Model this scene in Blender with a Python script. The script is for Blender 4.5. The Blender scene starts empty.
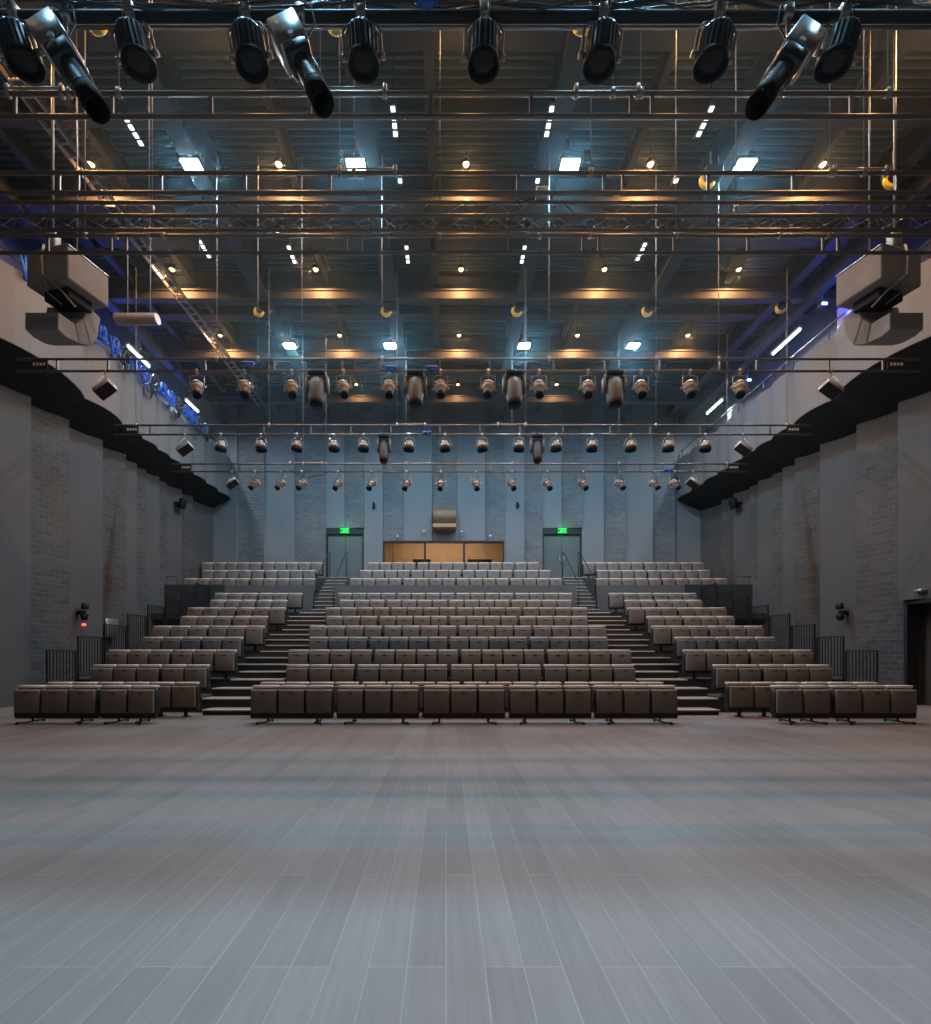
import bpy, bmesh, math, random
from mathutils import Vector, Matrix

random.seed(7)
SC = bpy.context.scene
COL = SC.collection
PI = math.pi

# ------------------------------------------------------------------ camera
F = 470.0                     # focal length in pixels of the 931 px wide frame
HC = 1.55                     # eye height
cam_d = bpy.data.cameras.new('camera')
cam_d.sensor_fit = 'HORIZONTAL'
cam_d.sensor_width = 36.0
cam_d.lens = F / 931.0 * 36.0
cam_d.shift_x = (465.5 - 446.0) / 931.0
cam_d.shift_y = (650.0 - 512.0) / 931.0
cam_d.clip_start = 0.05
cam = bpy.data.objects.new('camera', cam_d)
cam.location = (0, 0, HC)
cam.rotation_euler = (PI / 2, 0, 0)
COL.objects.link(cam)
SC.camera = cam

# ------------------------------------------------------------------ world, exposure
w = bpy.data.worlds.new('world')
SC.world = w
w.use_nodes = True
w.node_tree.nodes['Background'].inputs[0].default_value = (0.02, 0.03, 0.04, 1)
w.node_tree.nodes['Background'].inputs[1].default_value = 0.3
SC.view_settings.view_transform = 'Standard'
SC.view_settings.look = 'None'
SC.view_settings.gamma = 1.0
SC.view_settings.use_curve_mapping = False
SC.view_settings.exposure = 0.0
SC.cycles.max_bounces = 6
SC.cycles.diffuse_bounces = 4
SC.cycles.sample_clamp_indirect = 4.0
SC.cycles.use_denoising = True

COOL = (0.32, 0.69, 1.0)
HALO_DENSITY = 0.0019  # density of the volume added for the floodlight halos
WARM = (1.0, 0.50, 0.19)
BLUE = (0.02, 0.05, 1.0)
FLOOD_W = 185.0
DOWN_W = 185.0
WORK_W = 900.0

# ------------------------------------------------------------------ helpers
def P(px, py, Y):
    s = F / Y
    return Vector(((px - 446.0) / s, Y, HC + (650.0 - py) / s))

class MB:
    def __init__(s):
        s.v = []; s.f = []; s.m = []; s.sm = []; s.uv = {}
    def add(s, vs, fs, mi=0, smooth=False):
        o = len(s.v)
        s.v += [tuple(p) for p in vs]
        for f in fs:
            s.f.append(tuple(i + o for i in f)); s.m.append(mi); s.sm.append(smooth)
    def box(s, x0, x1, y0, y1, z0, z1, mi=0, M=None):
        vs = [Vector(p) for p in ((x0,y0,z0),(x1,y0,z0),(x1,y1,z0),(x0,y1,z0),(x0,y0,z1),(x1,y0,z1),(x1,y1,z1),(x0,y1,z1))]
        if M: vs = [M @ p for p in vs]
        s.add(vs, [(0,3,2,1),(4,5,6,7),(0,1,5,4),(1,2,6,5),(2,3,7,6),(3,0,4,7)], mi)
        return s
    def rbox(s, x0, x1, y0, y1, z0, z1, r=0.02, seg=2, mi=0, M=None):
        bm = bmesh.new()
        bmesh.ops.create_cube(bm, size=1.0)
        for v in bm.verts:
            v.co = Vector((x0+(v.co.x+.5)*(x1-x0), y0+(v.co.y+.5)*(y1-y0), z0+(v.co.z+.5)*(z1-z0)))
        bmesh.ops.bevel(bm, geom=list(bm.edges), offset=r, segments=seg, profile=0.5, affect='EDGES')
        bm.verts.index_update()
        s.add([(M @ v.co if M else v.co.copy()) for v in bm.verts], [tuple(v.index for v in f.verts) for f in bm.faces], mi, True)
        bm.free()
        return s
    def tube(s, pts, r, n=8, mi=0, cap=True, smooth=True):
        pts = [Vector(p) for p in pts]
        rs = r if isinstance(r, (list, tuple)) else [r]*len(pts)
        rings = []
        prev = None
        for i, p in enumerate(pts):
            a = pts[max(i-1, 0)]; b = pts[min(i+1, len(pts)-1)]
            d = (b-a)
            if d.length < 1e-9: d = Vector((0,0,1))
            d.normalize()
            up = Vector((0,0,1)) if abs(d.z) < 0.95 else Vector((1,0,0))
            if prev is not None and prev.length > 0.1:
                u = (prev - d*prev.dot(d))
                u = u.normalized() if u.length > 1e-3 else d.cross(up).normalized()
            else:
                u = d.cross(up).normalized()
            v = d.cross(u).normalized(); prev = u
            rings.append([p + (u*math.cos(2*PI*k/n) + v*math.sin(2*PI*k/n))*rs[i] for k in range(n)])
        vs = [q for rg in rings for q in rg]
        fs = []
        for i in range(len(pts)-1):
            for k in range(n):
                fs.append((i*n+k, i*n+(k+1)%n, (i+1)*n+(k+1)%n, (i+1)*n+k))
        s.add(vs, fs, mi, smooth)
        if cap:
            o = len(s.v) - len(vs)
            s.f.append(tuple(o+k for k in range(n))[::-1]); s.m.append(mi); s.sm.append(False)
            s.f.append(tuple(o+(len(pts)-1)*n+k for k in range(n))); s.m.append(mi); s.sm.append(False)
        return s
    def lathe(s, prof, n=20, M=None, mi=0, ribs=0, cap=True):
        """prof: (r, t) pairs along local -Z (t downwards)"""
        vs = []; fs = []
        for (r, t) in prof:
            for k in range(n):
                rr = r * (1 + (ribs if (k % 2) else 0))
                p = Vector((rr*math.cos(2*PI*k/n), rr*math.sin(2*PI*k/n), -t))
                vs.append(M @ p if M else p)
        for i in range(len(prof)-1):
            for k in range(n):
                fs.append((i*n+k, (i+1)*n+k, (i+1)*n+(k+1)%n, i*n+(k+1)%n))
        s.add(vs, fs, mi, ribs == 0)
        if cap:
            o = len(s.v) - len(vs)
            s.f.append(tuple(o+k for k in range(n))); s.m.append(mi); s.sm.append(False)
            s.f.append(tuple(o+(len(prof)-1)*n+k for k in range(n))[::-1]); s.m.append(mi); s.sm.append(False)
        return s
    def mesh(s, name, mats):
        me = bpy.data.meshes.new(name)
        me.from_pydata(s.v, [], s.f)
        for m in (mats if isinstance(mats, (list, tuple)) else [mats]): me.materials.append(m)
        me.polygons.foreach_set('material_index', s.m)
        me.polygons.foreach_set('use_smooth', s.sm)
        me.update()
        return me
    def build(s, name, mats, parent=None, loc=None):
        return link(name, s.mesh(name, mats), parent, loc)

def link(name, data, parent=None, loc=None, rot=None):
    o = bpy.data.objects.new(name, data)
    COL.objects.link(o)
    if parent is not None: o.parent = parent
    if loc is not None: o.location = loc
    if rot is not None: o.rotation_euler = rot
    return o

def tag(o, label, cat, group=None, kind=None):
    if label: o['label'] = label
    if cat: o['category'] = cat
    if group: o['group'] = group
    if kind: o['kind'] = kind
    return o

def thing(name, label, cat, loc=(0,0,0), rot=None, group=None):
    return tag(link(name, None, None, loc, rot), label, cat, group)

def struct(name, mb, mats):
    o = mb.build(name, mats); o['kind'] = 'structure'
    return o

WORDS = ['zeroth','first','second','third','fourth','fifth','sixth','seventh','eighth','ninth','tenth','eleventh','twelfth',
         'thirteenth','fourteenth','fifteenth','sixteenth','seventeenth','eighteenth','nineteenth','twentieth']

# ------------------------------------------------------------------ materials
def mat(name, col, rough=0.6, metal=0.0, bump=0.0, bscale=40.0, var=0.0, vscale=3.0, emit=None, estr=0.0, spec=None, sheen=0.0):
    m = bpy.data.materials.new(name); m.use_nodes = True
    nt = m.node_tree; b = nt.nodes['Principled BSDF']
    b.inputs['Base Color'].default_value = (*col, 1)
    b.inputs['Roughness'].default_value = rough
    b.inputs['Metallic'].default_value = metal
    if spec is not None: b.inputs['Specular IOR Level'].default_value = spec
    if emit:
        b.inputs['Emission Color'].default_value = (*emit, 1); b.inputs['Emission Strength'].default_value = estr
    tc = nt.nodes.new('ShaderNodeTexCoord')
    if var > 0:
        n = nt.nodes.new('ShaderNodeTexNoise'); n.inputs['Scale'].default_value = vscale; n.inputs['Detail'].default_value = 5
        nt.links.new(tc.outputs['Object'], n.inputs['Vector'])
        mr = nt.nodes.new('ShaderNodeMapRange'); mr.inputs[3].default_value = 1-var; mr.inputs[4].default_value = 1+var
        nt.links.new(n.outputs['Fac'], mr.inputs[0])
        mx = nt.nodes.new('ShaderNodeVectorMath'); mx.operation = 'SCALE'; mx.inputs[0].default_value = col
        nt.links.new(mr.outputs[0], mx.inputs['Scale']); nt.links.new(mx.outputs[0], b.inputs['Base Color'])
    if bump > 0:
        n = nt.nodes.new('ShaderNodeTexNoise'); n.inputs['Scale'].default_value = bscale; n.inputs['Detail'].default_value = 3
        nt.links.new(tc.outputs['Object'], n.inputs['Vector'])
        bp = nt.nodes.new('ShaderNodeBump'); bp.inputs['Strength'].default_value = bump; bp.inputs['Distance'].default_value = 0.01
        nt.links.new(n.outputs['Fac'], bp.inputs['Height']); nt.links.new(bp.outputs[0], b.inputs['Normal'])
    return m

def emis(name, col, strength):
    m = bpy.data.materials.new(name); m.use_nodes = True
    nt = m.node_tree; nt.nodes.clear()
    e = nt.nodes.new('ShaderNodeEmission'); e.inputs[0].default_value = (*col, 1); e.inputs[1].default_value = strength
    o = nt.nodes.new('ShaderNodeOutputMaterial'); nt.links.new(e.outputs[0], o.inputs[0])
    return m

def brick_mat(name, c1, c2, mortar, bw, rh, mort=0.02, rough=0.8):
    m = bpy.data.materials.new(name); m.use_nodes = True
    nt = m.node_tree; b = nt.nodes['Principled BSDF']; L = nt.links
    uv = nt.nodes.new('ShaderNodeUVMap'); uv.uv_map = 'UVMap'
    br = nt.nodes.new('ShaderNodeTexBrick')
    L.new(uv.outputs[0], br.inputs['Vector'])
    br.inputs['Scale'].default_value = 1.0
    br.inputs['Color1'].default_value = (*c1, 1); br.inputs['Color2'].default_value = (*c2, 1); br.inputs['Mortar'].default_value = (*mortar, 1)
    br.inputs['Mortar Size'].default_value = mort; br.inputs['Brick Width'].default_value = bw; br.inputs['Row Height'].default_value = rh
    br.inputs['Mortar Smooth'].default_value = 0.3
    n = nt.nodes.new('ShaderNodeTexNoise'); n.inputs['Scale'].default_value = 0.8; n.inputs['Detail'].default_value = 6
    L.new(uv.outputs[0], n.inputs['Vector'])
    mr = nt.nodes.new('ShaderNodeMapRange'); mr.inputs[3].default_value = 0.65; mr.inputs[4].default_value = 1.35
    L.new(n.outputs['Fac'], mr.inputs[0])
    mx = nt.nodes.new('ShaderNodeVectorMath'); mx.operation = 'SCALE'
    L.new(br.outputs['Color'], mx.inputs[0]); L.new(mr.outputs[0], mx.inputs['Scale']); L.new(mx.outputs[0], b.inputs['Base Color'])
    bp = nt.nodes.new('ShaderNodeBump'); bp.inputs['Strength'].default_value = 0.8; bp.inputs['Distance'].default_value = 0.02; bp.invert = True
    L.new(br.outputs['Fac'], bp.inputs['Height']); L.new(bp.outputs[0], b.inputs['Normal'])
    b.inputs['Roughness'].default_value = rough
    return m

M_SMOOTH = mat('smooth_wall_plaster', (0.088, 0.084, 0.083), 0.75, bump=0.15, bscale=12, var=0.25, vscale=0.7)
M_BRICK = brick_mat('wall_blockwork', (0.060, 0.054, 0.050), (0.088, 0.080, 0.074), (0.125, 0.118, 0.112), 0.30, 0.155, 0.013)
M_RSMOOTH = mat('rear_plaster_lit', (0.23, 0.235, 0.24), 0.75, bump=0.15, bscale=12, var=0.15, vscale=0.7)  # side wall plaster made lighter, cool floodlight put into the rear wall's colour
M_RBRICK = brick_mat('rear_blockwork_lit', (0.15, 0.15, 0.15), (0.20, 0.20, 0.20), (0.24, 0.24, 0.24), 0.30, 0.155, 0.013)  # blockwork lightened likewise, floodlight put into its colour
M_PARAPET = mat('gallery_plaster', (0.17, 0.165, 0.16), 0.8, bump=0.1, bscale=10, var=0.12, vscale=0.8)
M_SOFFIT = mat('soffit_dark_paint', (0.018, 0.017, 0.017), 0.9, bump=0.2, bscale=6)
M_DECK = mat('ceiling_deck', (0.022, 0.045, 0.052), 0.75, var=0.2, vscale=1.2)
M_BEAM = mat('ceiling_beam_steel', (0.055, 0.052, 0.050), 0.6, var=0.2, vscale=1.5)
M_PIPE = mat('batten_pipe', (0.20, 0.175, 0.155), 0.38, metal=0.6, var=0.15, vscale=4)
M_ROD = mat('suspension_steel', (0.26, 0.25, 0.24), 0.5, metal=0.4)
M_BLACK = mat('black_metal', (0.010, 0.010, 0.011), 0.6, bump=0.1, spec=0.3)
M_BODY = mat('lamp_black_body', (0.035, 0.045, 0.05), 0.42, metal=0.3)
M_GREYHEAD = mat('moving_head_grey', (0.10, 0.10, 0.10), 0.5)
M_SILVER = mat('lamp_silver', (0.45, 0.45, 0.44), 0.35, metal=0.6)
M_CREAM = mat('lamp_cream_metal', (0.60, 0.50, 0.40), 0.4, metal=0.35, var=0.1)
M_BRONZE = mat('lamp_bronze', (0.30, 0.22, 0.16), 0.42, metal=0.4, var=0.15)
M_YOKE = mat('yoke_steel', (0.38, 0.33, 0.29), 0.42, metal=0.5)
M_CABLE = mat('black_cable', (0.015, 0.015, 0.016), 0.5)
M_BLUECL = mat('blue_plastic_and_coil_light', (0.01, 0.12, 0.55), 0.4)  # plastic's own blue; on the gallery coils it stands for blue light
M_YELLOW = mat('yellow_paint', (0.75, 0.55, 0.02), 0.45)
M_GLASSY = mat('lens_glass', (0.012, 0.012, 0.015), 0.3, spec=0.25)
M_FABRIC = mat('seat_fabric', (0.205, 0.185, 0.17), 0.85, bump=0.5, bscale=300, var=0.08, vscale=2)
M_EDGE = mat('seat_top_panel', (0.72, 0.62, 0.53), 0.6, bump=0.1, bscale=60, var=0.06)
M_SEATMET = mat('seat_black_metal', (0.015, 0.015, 0.016), 0.5)
M_PLATE = mat('seat_slot', (0.03, 0.022, 0.018), 0.6)
M_TIER = mat('platform_dark', (0.05, 0.048, 0.047), 0.8, bump=0.2, bscale=30, var=0.15)
M_TREAD = mat('step_tread', (0.28, 0.23, 0.19), 0.7, var=0.1, vscale=6)
M_NOSE = mat('step_nosing', (0.80, 0.74, 0.66), 0.5, metal=0.2)
M_UPWALL = mat('upper_tier_wall', (0.12, 0.125, 0.13), 0.75, var=0.1)
M_DARKWALL = mat('upper_tier_side_panel', (0.035, 0.05, 0.055), 0.6)
M_RAIL = mat('guard_rail_paint', (0.022, 0.022, 0.024), 0.45)
M_DOOR = mat('door_leaf_paint', (0.13, 0.15, 0.155), 0.55, var=0.08)
M_FRAME = mat('dark_frame', (0.02, 0.022, 0.024), 0.5)
M_COPPER = mat('copper_panel', (0.20, 0.12, 0.07), 0.45, metal=0.5, var=0.4, vscale=5)
M_COVER = mat('speaker_cloth_cover', (0.26, 0.235, 0.22), 0.9, bump=0.6, bscale=5, var=0.25, vscale=3)
M_OAK = mat('control_room_wood', (0.46, 0.34, 0.22), 0.5, var=0.1)
M_GREEN = emis('exit_green', (0.03, 0.9, 0.15), 2.2)
M_EXITBG = mat('exit_sign_case', (0.01, 0.12, 0.03), 0.4, emit=(0.0, 0.35, 0.05), estr=0.5)
M_FLOODE = emis('flood_lens', (0.75, 0.92, 1.0), 30.0)
M_WARME = emis('downlight_bulb', (1.0, 0.60, 0.27), 6.0)
M_TUBEE = emis('fluorescent_tube', (0.85, 0.93, 1.0), 9.0)
M_STRIPE = emis('strip_lamp_cell', (0.9, 0.95, 0.9), 2.5)
M_BLUEE = emis('blue_led', (0.12, 0.25, 1.0), 25.0)
M_REDE = emis('red_indicator', (1.0, 0.08, 0.05), 3.0)
M_WHITETXT = mat('pale_plate_marks', (0.45, 0.45, 0.45), 0.5)

def glass_mat():
    m = bpy.data.materials.new('window_glass'); m.use_nodes = True
    nt = m.node_tree; nt.nodes.clear()
    t = nt.nodes.new('ShaderNodeBsdfTransparent'); g = nt.nodes.new('ShaderNodeBsdfGlossy'); g.inputs['Roughness'].default_value = 0.03
    mx = nt.nodes.new('ShaderNodeMixShader'); mx.inputs[0].default_value = 0.08
    o = nt.nodes.new('ShaderNodeOutputMaterial')
    nt.links.new(t.outputs[0], mx.inputs[1]); nt.links.new(g.outputs[0], mx.inputs[2]); nt.links.new(mx.outputs[0], o.inputs[0])
    return m
M_GLASS = glass_mat()

def floor_mat():
    m = bpy.data.materials.new('stage_floor_boards'); m.use_nodes = True
    nt = m.node_tree; b = nt.nodes['Principled BSDF']; L = nt.links
    tc = nt.nodes.new('ShaderNodeTexCoord')
    mp = nt.nodes.new('ShaderNodeMapping'); mp.inputs['Rotation'].default_value = (0, 0, PI/2)
    L.new(tc.outputs['Object'], mp.inputs[0])
    br = nt.nodes.new('ShaderNodeTexBrick'); L.new(mp.outputs[0], br.inputs['Vector'])
    br.inputs['Scale'].default_value = 1.0
    br.inputs['Brick Width'].default_value = 2.3; br.inputs['Row Height'].default_value = 0.19
    br.inputs['Mortar Size'].default_value = 0.0035; br.inputs['Mortar Smooth'].default_value = 0.2
    br.offset = 0.41; br.offset_frequency = 3
    br.inputs['Color1'].default_value = (0.225, 0.182, 0.158, 1); br.inputs['Color2'].default_value = (0.275, 0.223, 0.194, 1)
    br.inputs['Mortar'].default_value = (0.34, 0.29, 0.26, 1)
    mp2 = nt.nodes.new('ShaderNodeMapping'); mp2.inputs['Scale'].default_value = (26, 1.3, 1)
    L.new(tc.outputs['Object'], mp2.inputs[0])
    n = nt.nodes.new('ShaderNodeTexNoise'); n.inputs['Scale'].default_value = 1.0; n.inputs['Detail'].default_value = 7; n.inputs['Distortion'].default_value = 0.6
    L.new(mp2.outputs[0], n.inputs['Vector'])
    mr = nt.nodes.new('ShaderNodeMapRange'); mr.inputs[3].default_value = 0.80; mr.inputs[4].default_value = 1.2
    L.new(n.outputs['Fac'], mr.inputs[0])
    n2 = nt.nodes.new('ShaderNodeTexNoise'); n2.inputs['Scale'].default_value = 0.45; n2.inputs['Detail'].default_value = 5
    L.new(tc.outputs['Object'], n2.inputs['Vector'])
    mr2 = nt.nodes.new('ShaderNodeMapRange'); mr2.inputs[3].default_value = 0.82; mr2.inputs[4].default_value = 1.18
    L.new(n2.outputs['Fac'], mr2.inputs[0])
    ml = nt.nodes.new('ShaderNodeMath'); ml.operation = 'MULTIPLY'; L.new(mr.outputs[0], ml.inputs[0]); L.new(mr2.outputs[0], ml.inputs[1])
    mx = nt.nodes.new('ShaderNodeVectorMath'); mx.operation = 'SCALE'
    L.new(br.outputs['Color'], mx.inputs[0]); L.new(ml.outputs[0], mx.inputs['Scale']); L.new(mx.outputs[0], b.inputs['Base Color'])
    mr3 = nt.nodes.new('ShaderNodeMapRange'); mr3.inputs[3].default_value = 0.42; mr3.inputs[4].default_value = 0.6
    L.new(n2.outputs['Fac'], mr3.inputs[0]); L.new(mr3.outputs[0], b.inputs['Roughness'])
    bp = nt.nodes.new('ShaderNodeBump'); bp.inputs['Strength'].default_value = 0.15; bp.inputs['Distance'].default_value = 0.004
    L.new(n.outputs['Fac'], bp.inputs['Height']); L.new(bp.outputs[0], b.inputs['Normal'])
    return m
M_FLOOR = floor_mat()

# ------------------------------------------------------------------ setting
XL, XR = -12.0, 13.05         # side walls
XLI, XRI = -10.75, 11.55      # gallery fronts
YB = 23.75                    # rear wall
YF = -7.0                     # behind the camera
ZC = 14.2                     # ceiling deck

struct('floor', MB().box(XL-0.6, XR+0.6, YF, YB+4, -0.2, 0), M_FLOOR)

def wall_panels(name, strips, fn, mats, wave=False):
    """strips: (u0, u1, z0, z1, kind, amp); fn(u, z, inward) -> point. A strip swells inward towards its far edge and steps back there."""
    me_v = []; me_f = []; me_m = []; uvs = []
    def quad(ps, mi, uv):
        o = len(me_v); me_v.extend(ps); me_f.append((o, o+1, o+2, o+3)); me_m.append(mi); uvs.extend(uv)
    for (u0, u1, z0, z1, kind, amp) in strips:
        n = 8
        def off(t): return amp * (t ** 1.6) if not wave else amp*math.sin(PI*t)**.8
        for i in range(n):
            ta, tb = i/n, (i+1)/n
            ua, ub = u0+(u1-u0)*ta, u0+(u1-u0)*tb
            quad([fn(ua, z0, off(ta)), fn(ub, z0, off(tb)), fn(ub, z1, off(tb)), fn(ua, z1, off(ta))], kind,
                 [(ua, z0), (ub, z0), (ub, z1), (ua, z1)])
        if not wave: quad([fn(u1, z0, amp), fn(u1, z0, -0.02), fn(u1, z1, -0.02), fn(u1, z1, amp)], 0, [(u1, z0), (u1+amp, z0), (u1+amp, z1), (u1, z1)])
        # top and bottom returns
        for zz in (z0, z1):
            o = len(me_v)
            ring = [fn(u0+(u1-u0)*i/n, zz, off(i/n)) for i in range(n+1)] + [fn(u1, zz, -0.02), fn(u0, zz, -0.02)]
            me_v.extend(ring); me_f.append(tuple(range(o, o+len(ring)))); me_m.append(0)
            uvs.extend([(p[0]+p[1], zz) for p in ring])
    me = bpy.data.meshes.new(name)
    me.from_pydata([tuple(p) for p in me_v], [], me_f)
    for m in mats: me.materials.append(m)
    me.polygons.foreach_set('material_index', me_m)
    ul = me.uv_layers.new(name='UVMap')
    ul.data.foreach_set('uv', [c for p in uvs for c in p])
    me.update()
    o = link(name, me); o['kind'] = 'structure'
    return o

# side walls: alternating smooth and blockwork bays
bounds = [-7, -5.4, -3.9, -2.4, -0.9, 0.6, 2.0, 3.4, 4.8, 6.2, 7.6, 9.0, 10.4, 11.9, 13.3, 14.65, 16.07, 17.25, 18.0, 18.6, 19.4, 20.0, 20.97, 21.9, YB]
k0 = len(bounds)
def side_strips(z0, z1, amp, skip=None, thin=False):
    out = []
    for i in range(k0-1):
        kind = 1 if (i % 2 == 1 if bounds[14] == 13.3 and (14 % 2 == 1) else i % 2 == 0) else 0
        zz = z0
        if skip and skip[0] <= (bounds[i]+bounds[i+1])/2 <= skip[1]: zz = skip[2]
        a = amp * min(1.0, (bounds[i+1]-bounds[i])/1.2)
        out.append((bounds[i], bounds[i+1], zz, z1, kind, a))
    return out
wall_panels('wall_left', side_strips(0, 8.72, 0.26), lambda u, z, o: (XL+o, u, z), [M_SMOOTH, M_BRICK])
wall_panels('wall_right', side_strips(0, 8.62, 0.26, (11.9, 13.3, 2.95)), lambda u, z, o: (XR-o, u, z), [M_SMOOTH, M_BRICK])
# backing solids keep the walls thick
mb = MB(); mb.box(XL-0.5, XL-0.02, YF, YB+0.3, 0, ZC); struct('wall_left_core', mb, M_SMOOTH)
mb = MB()
mb.box(XR+0.02, XR+0.5, YF, 11.9, 0, ZC); mb.box(XR+0.02, XR+0.5, 13.3, YB+0.3, 0, ZC); mb.box(XR+0.02, XR+0.5, 11.9, 13.3, 2.95, ZC)
mb.box(XR+0.5, XR+0.6, 11.5, 13.7, 0, 3.4)
struct('wall_right_core', mb, M_SMOOTH)
struct('wall_front', MB().box(XL-0.5, XR+0.5, YF-0.3, YF, 0, ZC), M_SMOOTH)
struct('wall_front_curtain', MB().box(XL+0.3, XR-0.3, YF+0.1, YF+0.2, 0, 9.5), mat('stage_drape', (0.02, 0.02, 0.022), 0.95))

# gallery fronts (bulging bays), sloping soffits
gb = [-7, -4.5, -2.0, 0.5, 3.0, 5.2, 7.4, 9.4, 11.3, 14.2, 15.85, 16.9, 17.8, 18.6, 19.5, 20.3, 21.4, 22.5, YB]
def gal(name, xi, sgn, z0, z1):
    st = []
    for i in range(len(gb)-1):
        wv = gb[i+1]-gb[i]
        st.append((gb[i], gb[i+1], z0, z1, 0, 0.13*wv))
    return wall_panels(name, st, lambda u, z, o: (xi - sgn*(o-0.15), u, z), [M_PARAPET], True)
gal('wall_gallery_left', XLI, -1, 9.15, 11.05)
gal('wall_gallery_right', XRI, 1, 9.12, 11.0)
mb = MB(); mb.box(XLI-0.34, XLI-0.17, YF, YB, 9.2, 11.0); struct('wall_gallery_left_core', mb, M_PARAPET)
mb = MB(); mb.box(XRI+0.17, XRI+0.34, YF, YB, 9.2, 10.95); struct('wall_gallery_right_core', mb, M_PARAPET)
def soffit(name, xw, zw, xi, zi):
    # wedge under the gallery floor, following the bays at its inner edge
    vs = []; fs = []
    n = 0
    pts = []
    for i in range(len(gb)-1):
        wv = gb[i+1]-gb[i]; amp = 0.13*wv
        for j in range(8):
            t = j/8
            pts.append((gb[i]+wv*t, amp*math.sin(PI*t)**.8 - 0.15))
    pts.append((YB, -.15))
    s = 1 if xi > 0 else -1
    for (y, o) in pts:
        vs += [(xi - s*o, y, zi), (xw, y, zw), (xw, y, zi+0.5), (xi - s*o + s*0.14, y, zi+0.5)]
    for i in range(len(pts)-1):
        a, b = i*4, i*4+4
        for k in range(4):
            fs.append((a+k, a+(k+1)%4, b+(k+1)%4, b+k))
    mb = MB(); mb.add(vs, fs); struct(name, mb, M_SOFFIT)
soffit('trim_1', XL, 8.62, XLI, 9.13)
soffit('trim_2', XR, 8.45, XRI, 9.10)

# rear wall
bx = [208,238,265,295,326,345,364,383,403,432,456,485,504,524,542,561,582,603,625,652,674,706]
SB = F/YB
def X(px): return (px-446)/SB
def Z(py): return HC+(650-py)/SB
DOOR_TOP = 7.72; WIN0, WIN1 = 5.75, 7.05
st = []
for i in range(len(bx)-1):
    a, b = X(bx[i]), X(bx[i+1])
    kind = i % 2
    if i in (4, 5, 14, 15): st.append((a, b, DOOR_TOP, ZC, kind, 0.10))
    elif 383 <= bx[i] < 504:
        st.append((a, b, 0, WIN0, kind, 0.02)); st.append((a, b, WIN1, ZC, kind, 0.10))
    else: st.append((a, b, 0, ZC, kind, 0.12))
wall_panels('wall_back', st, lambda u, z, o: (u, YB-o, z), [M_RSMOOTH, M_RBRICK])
mb = MB()
dl0, dl1, dr0, dr1 = X(326), X(364), X(542), X(582)
wx0, wx1 = X(383), X(504)
mb.box(XL, dl0, YB+0.02, YB+0.3, 0, ZC); mb.box(dl0, dl1, YB+0.02, YB+0.3, DOOR_TOP, ZC); mb.box(dl0, dl1, YB+0.02, YB+0.3, 0, 4.98)
mb.box(dl1, wx0, YB+0.02, YB+0.3, 0, ZC); mb.box(wx0, wx1, YB+0.02, YB+0.3, 0, WIN0); mb.box(wx0, wx1, YB+0.02, YB+0.3, WIN1, ZC)
mb.box(wx1, dr0, YB+0.02, YB+0.3, 0, ZC); mb.box(dr0, dr1, YB+0.02, YB+0.3, DOOR_TOP, ZC); mb.box(dr0, dr1, YB+0.02, YB+0.3, 0, 4.98)
mb.box(dr1, XR, YB+0.02, YB+0.3, 0, ZC)
struct('wall_back_core', mb, M_SMOOTH)

# doors in the rear wall
def rear_door(name, x0, x1):
    d = link(name, None, None, ((x0+x1)/2, YB+0.1, 4.98)); d['kind'] = 'structure'
    h = DOOR_TOP-4.98; hw = (x1-x0)/2
    m = MB(); m.box(-hw, -hw+.08, -.1, .12, 0, h); m.box(hw-.08, hw, -.1, .12, 0, h); m.box(-hw+.08, hw-.08, -.1, .12, h-.32, h)
    m.build('door_frame', M_FRAME, d)
    for s in (-1, 1):
        m = MB(); a, b = sorted((s*0.008, s*(hw-.085)))
        m.box(a, b, 0, .06, 0.01, h-.33)
        lf = m.build('door_leaf', M_DOOR, d)
        m = MB(); m.tube([(s*.10, -.02, .95), (s*.10, -.06, 1.0), (s*.10, -.06, 1.25), (s*.10, -.02, 1.3)], .014)
        m.build('door_handle', M_SILVER, lf)
    return d
rear_door('door_1', dl0, dl1)
rear_door('door_2', dr0, dr1)
for nm, cx in (('left', (dl0+dl1)/2), ('right', (dr0+dr1)/2)):
    t = thing('exit_sign', 'green running person exit sign above the %s rear door' % nm, 'exit sign', (cx, YB-0.02, DOOR_TOP-.16), None, 'exit signs over the rear doors')
    MB().rbox(-.24, .24, -.06, .0, -.12, .12, .015, 1).build('sign_case', M_EXITBG, t)
    m = MB()    # running figure and arrow, raised letters on the face
    def bar(a, b, r=.016): m.tube([(a[0], -.066, a[1]), (b[0], -.066, b[1])], r, 6)
    bar((-.02, .075), (-.02, .076), .022)
    bar((-.03, .05), (-.055, -.01), .02); bar((-.055, -.01), (-.015, -.04)); bar((-.015, -.04), (-.03, -.09)); bar((-.055, -.01), (-.10, -.06)); bar((-.10, -.06), (-.14, -.055))
    bar((-.03, .045), (.01, .01)); bar((-.03, .045), (-.08, .02)); bar((.05, -.0), (.18, 0.)); bar((.18, 0), (.13, .045)); bar((.18, 0), (.13, -.045))
    m.box(-.235, .235, -.062, -.060, .09, .115); m.box(-.235, .235, -.062, -.060, -.115, -.09)
    m.build('sign_symbol', M_GREEN, t)
    L = bpy.data.lights.new('exit_glow', 'POINT'); L.energy = 6; L.color = (0.05, 1.0, 0.2); L.shadow_soft_size = .1
    link('exit_light', L, t, (0, -.2, 0))

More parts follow.
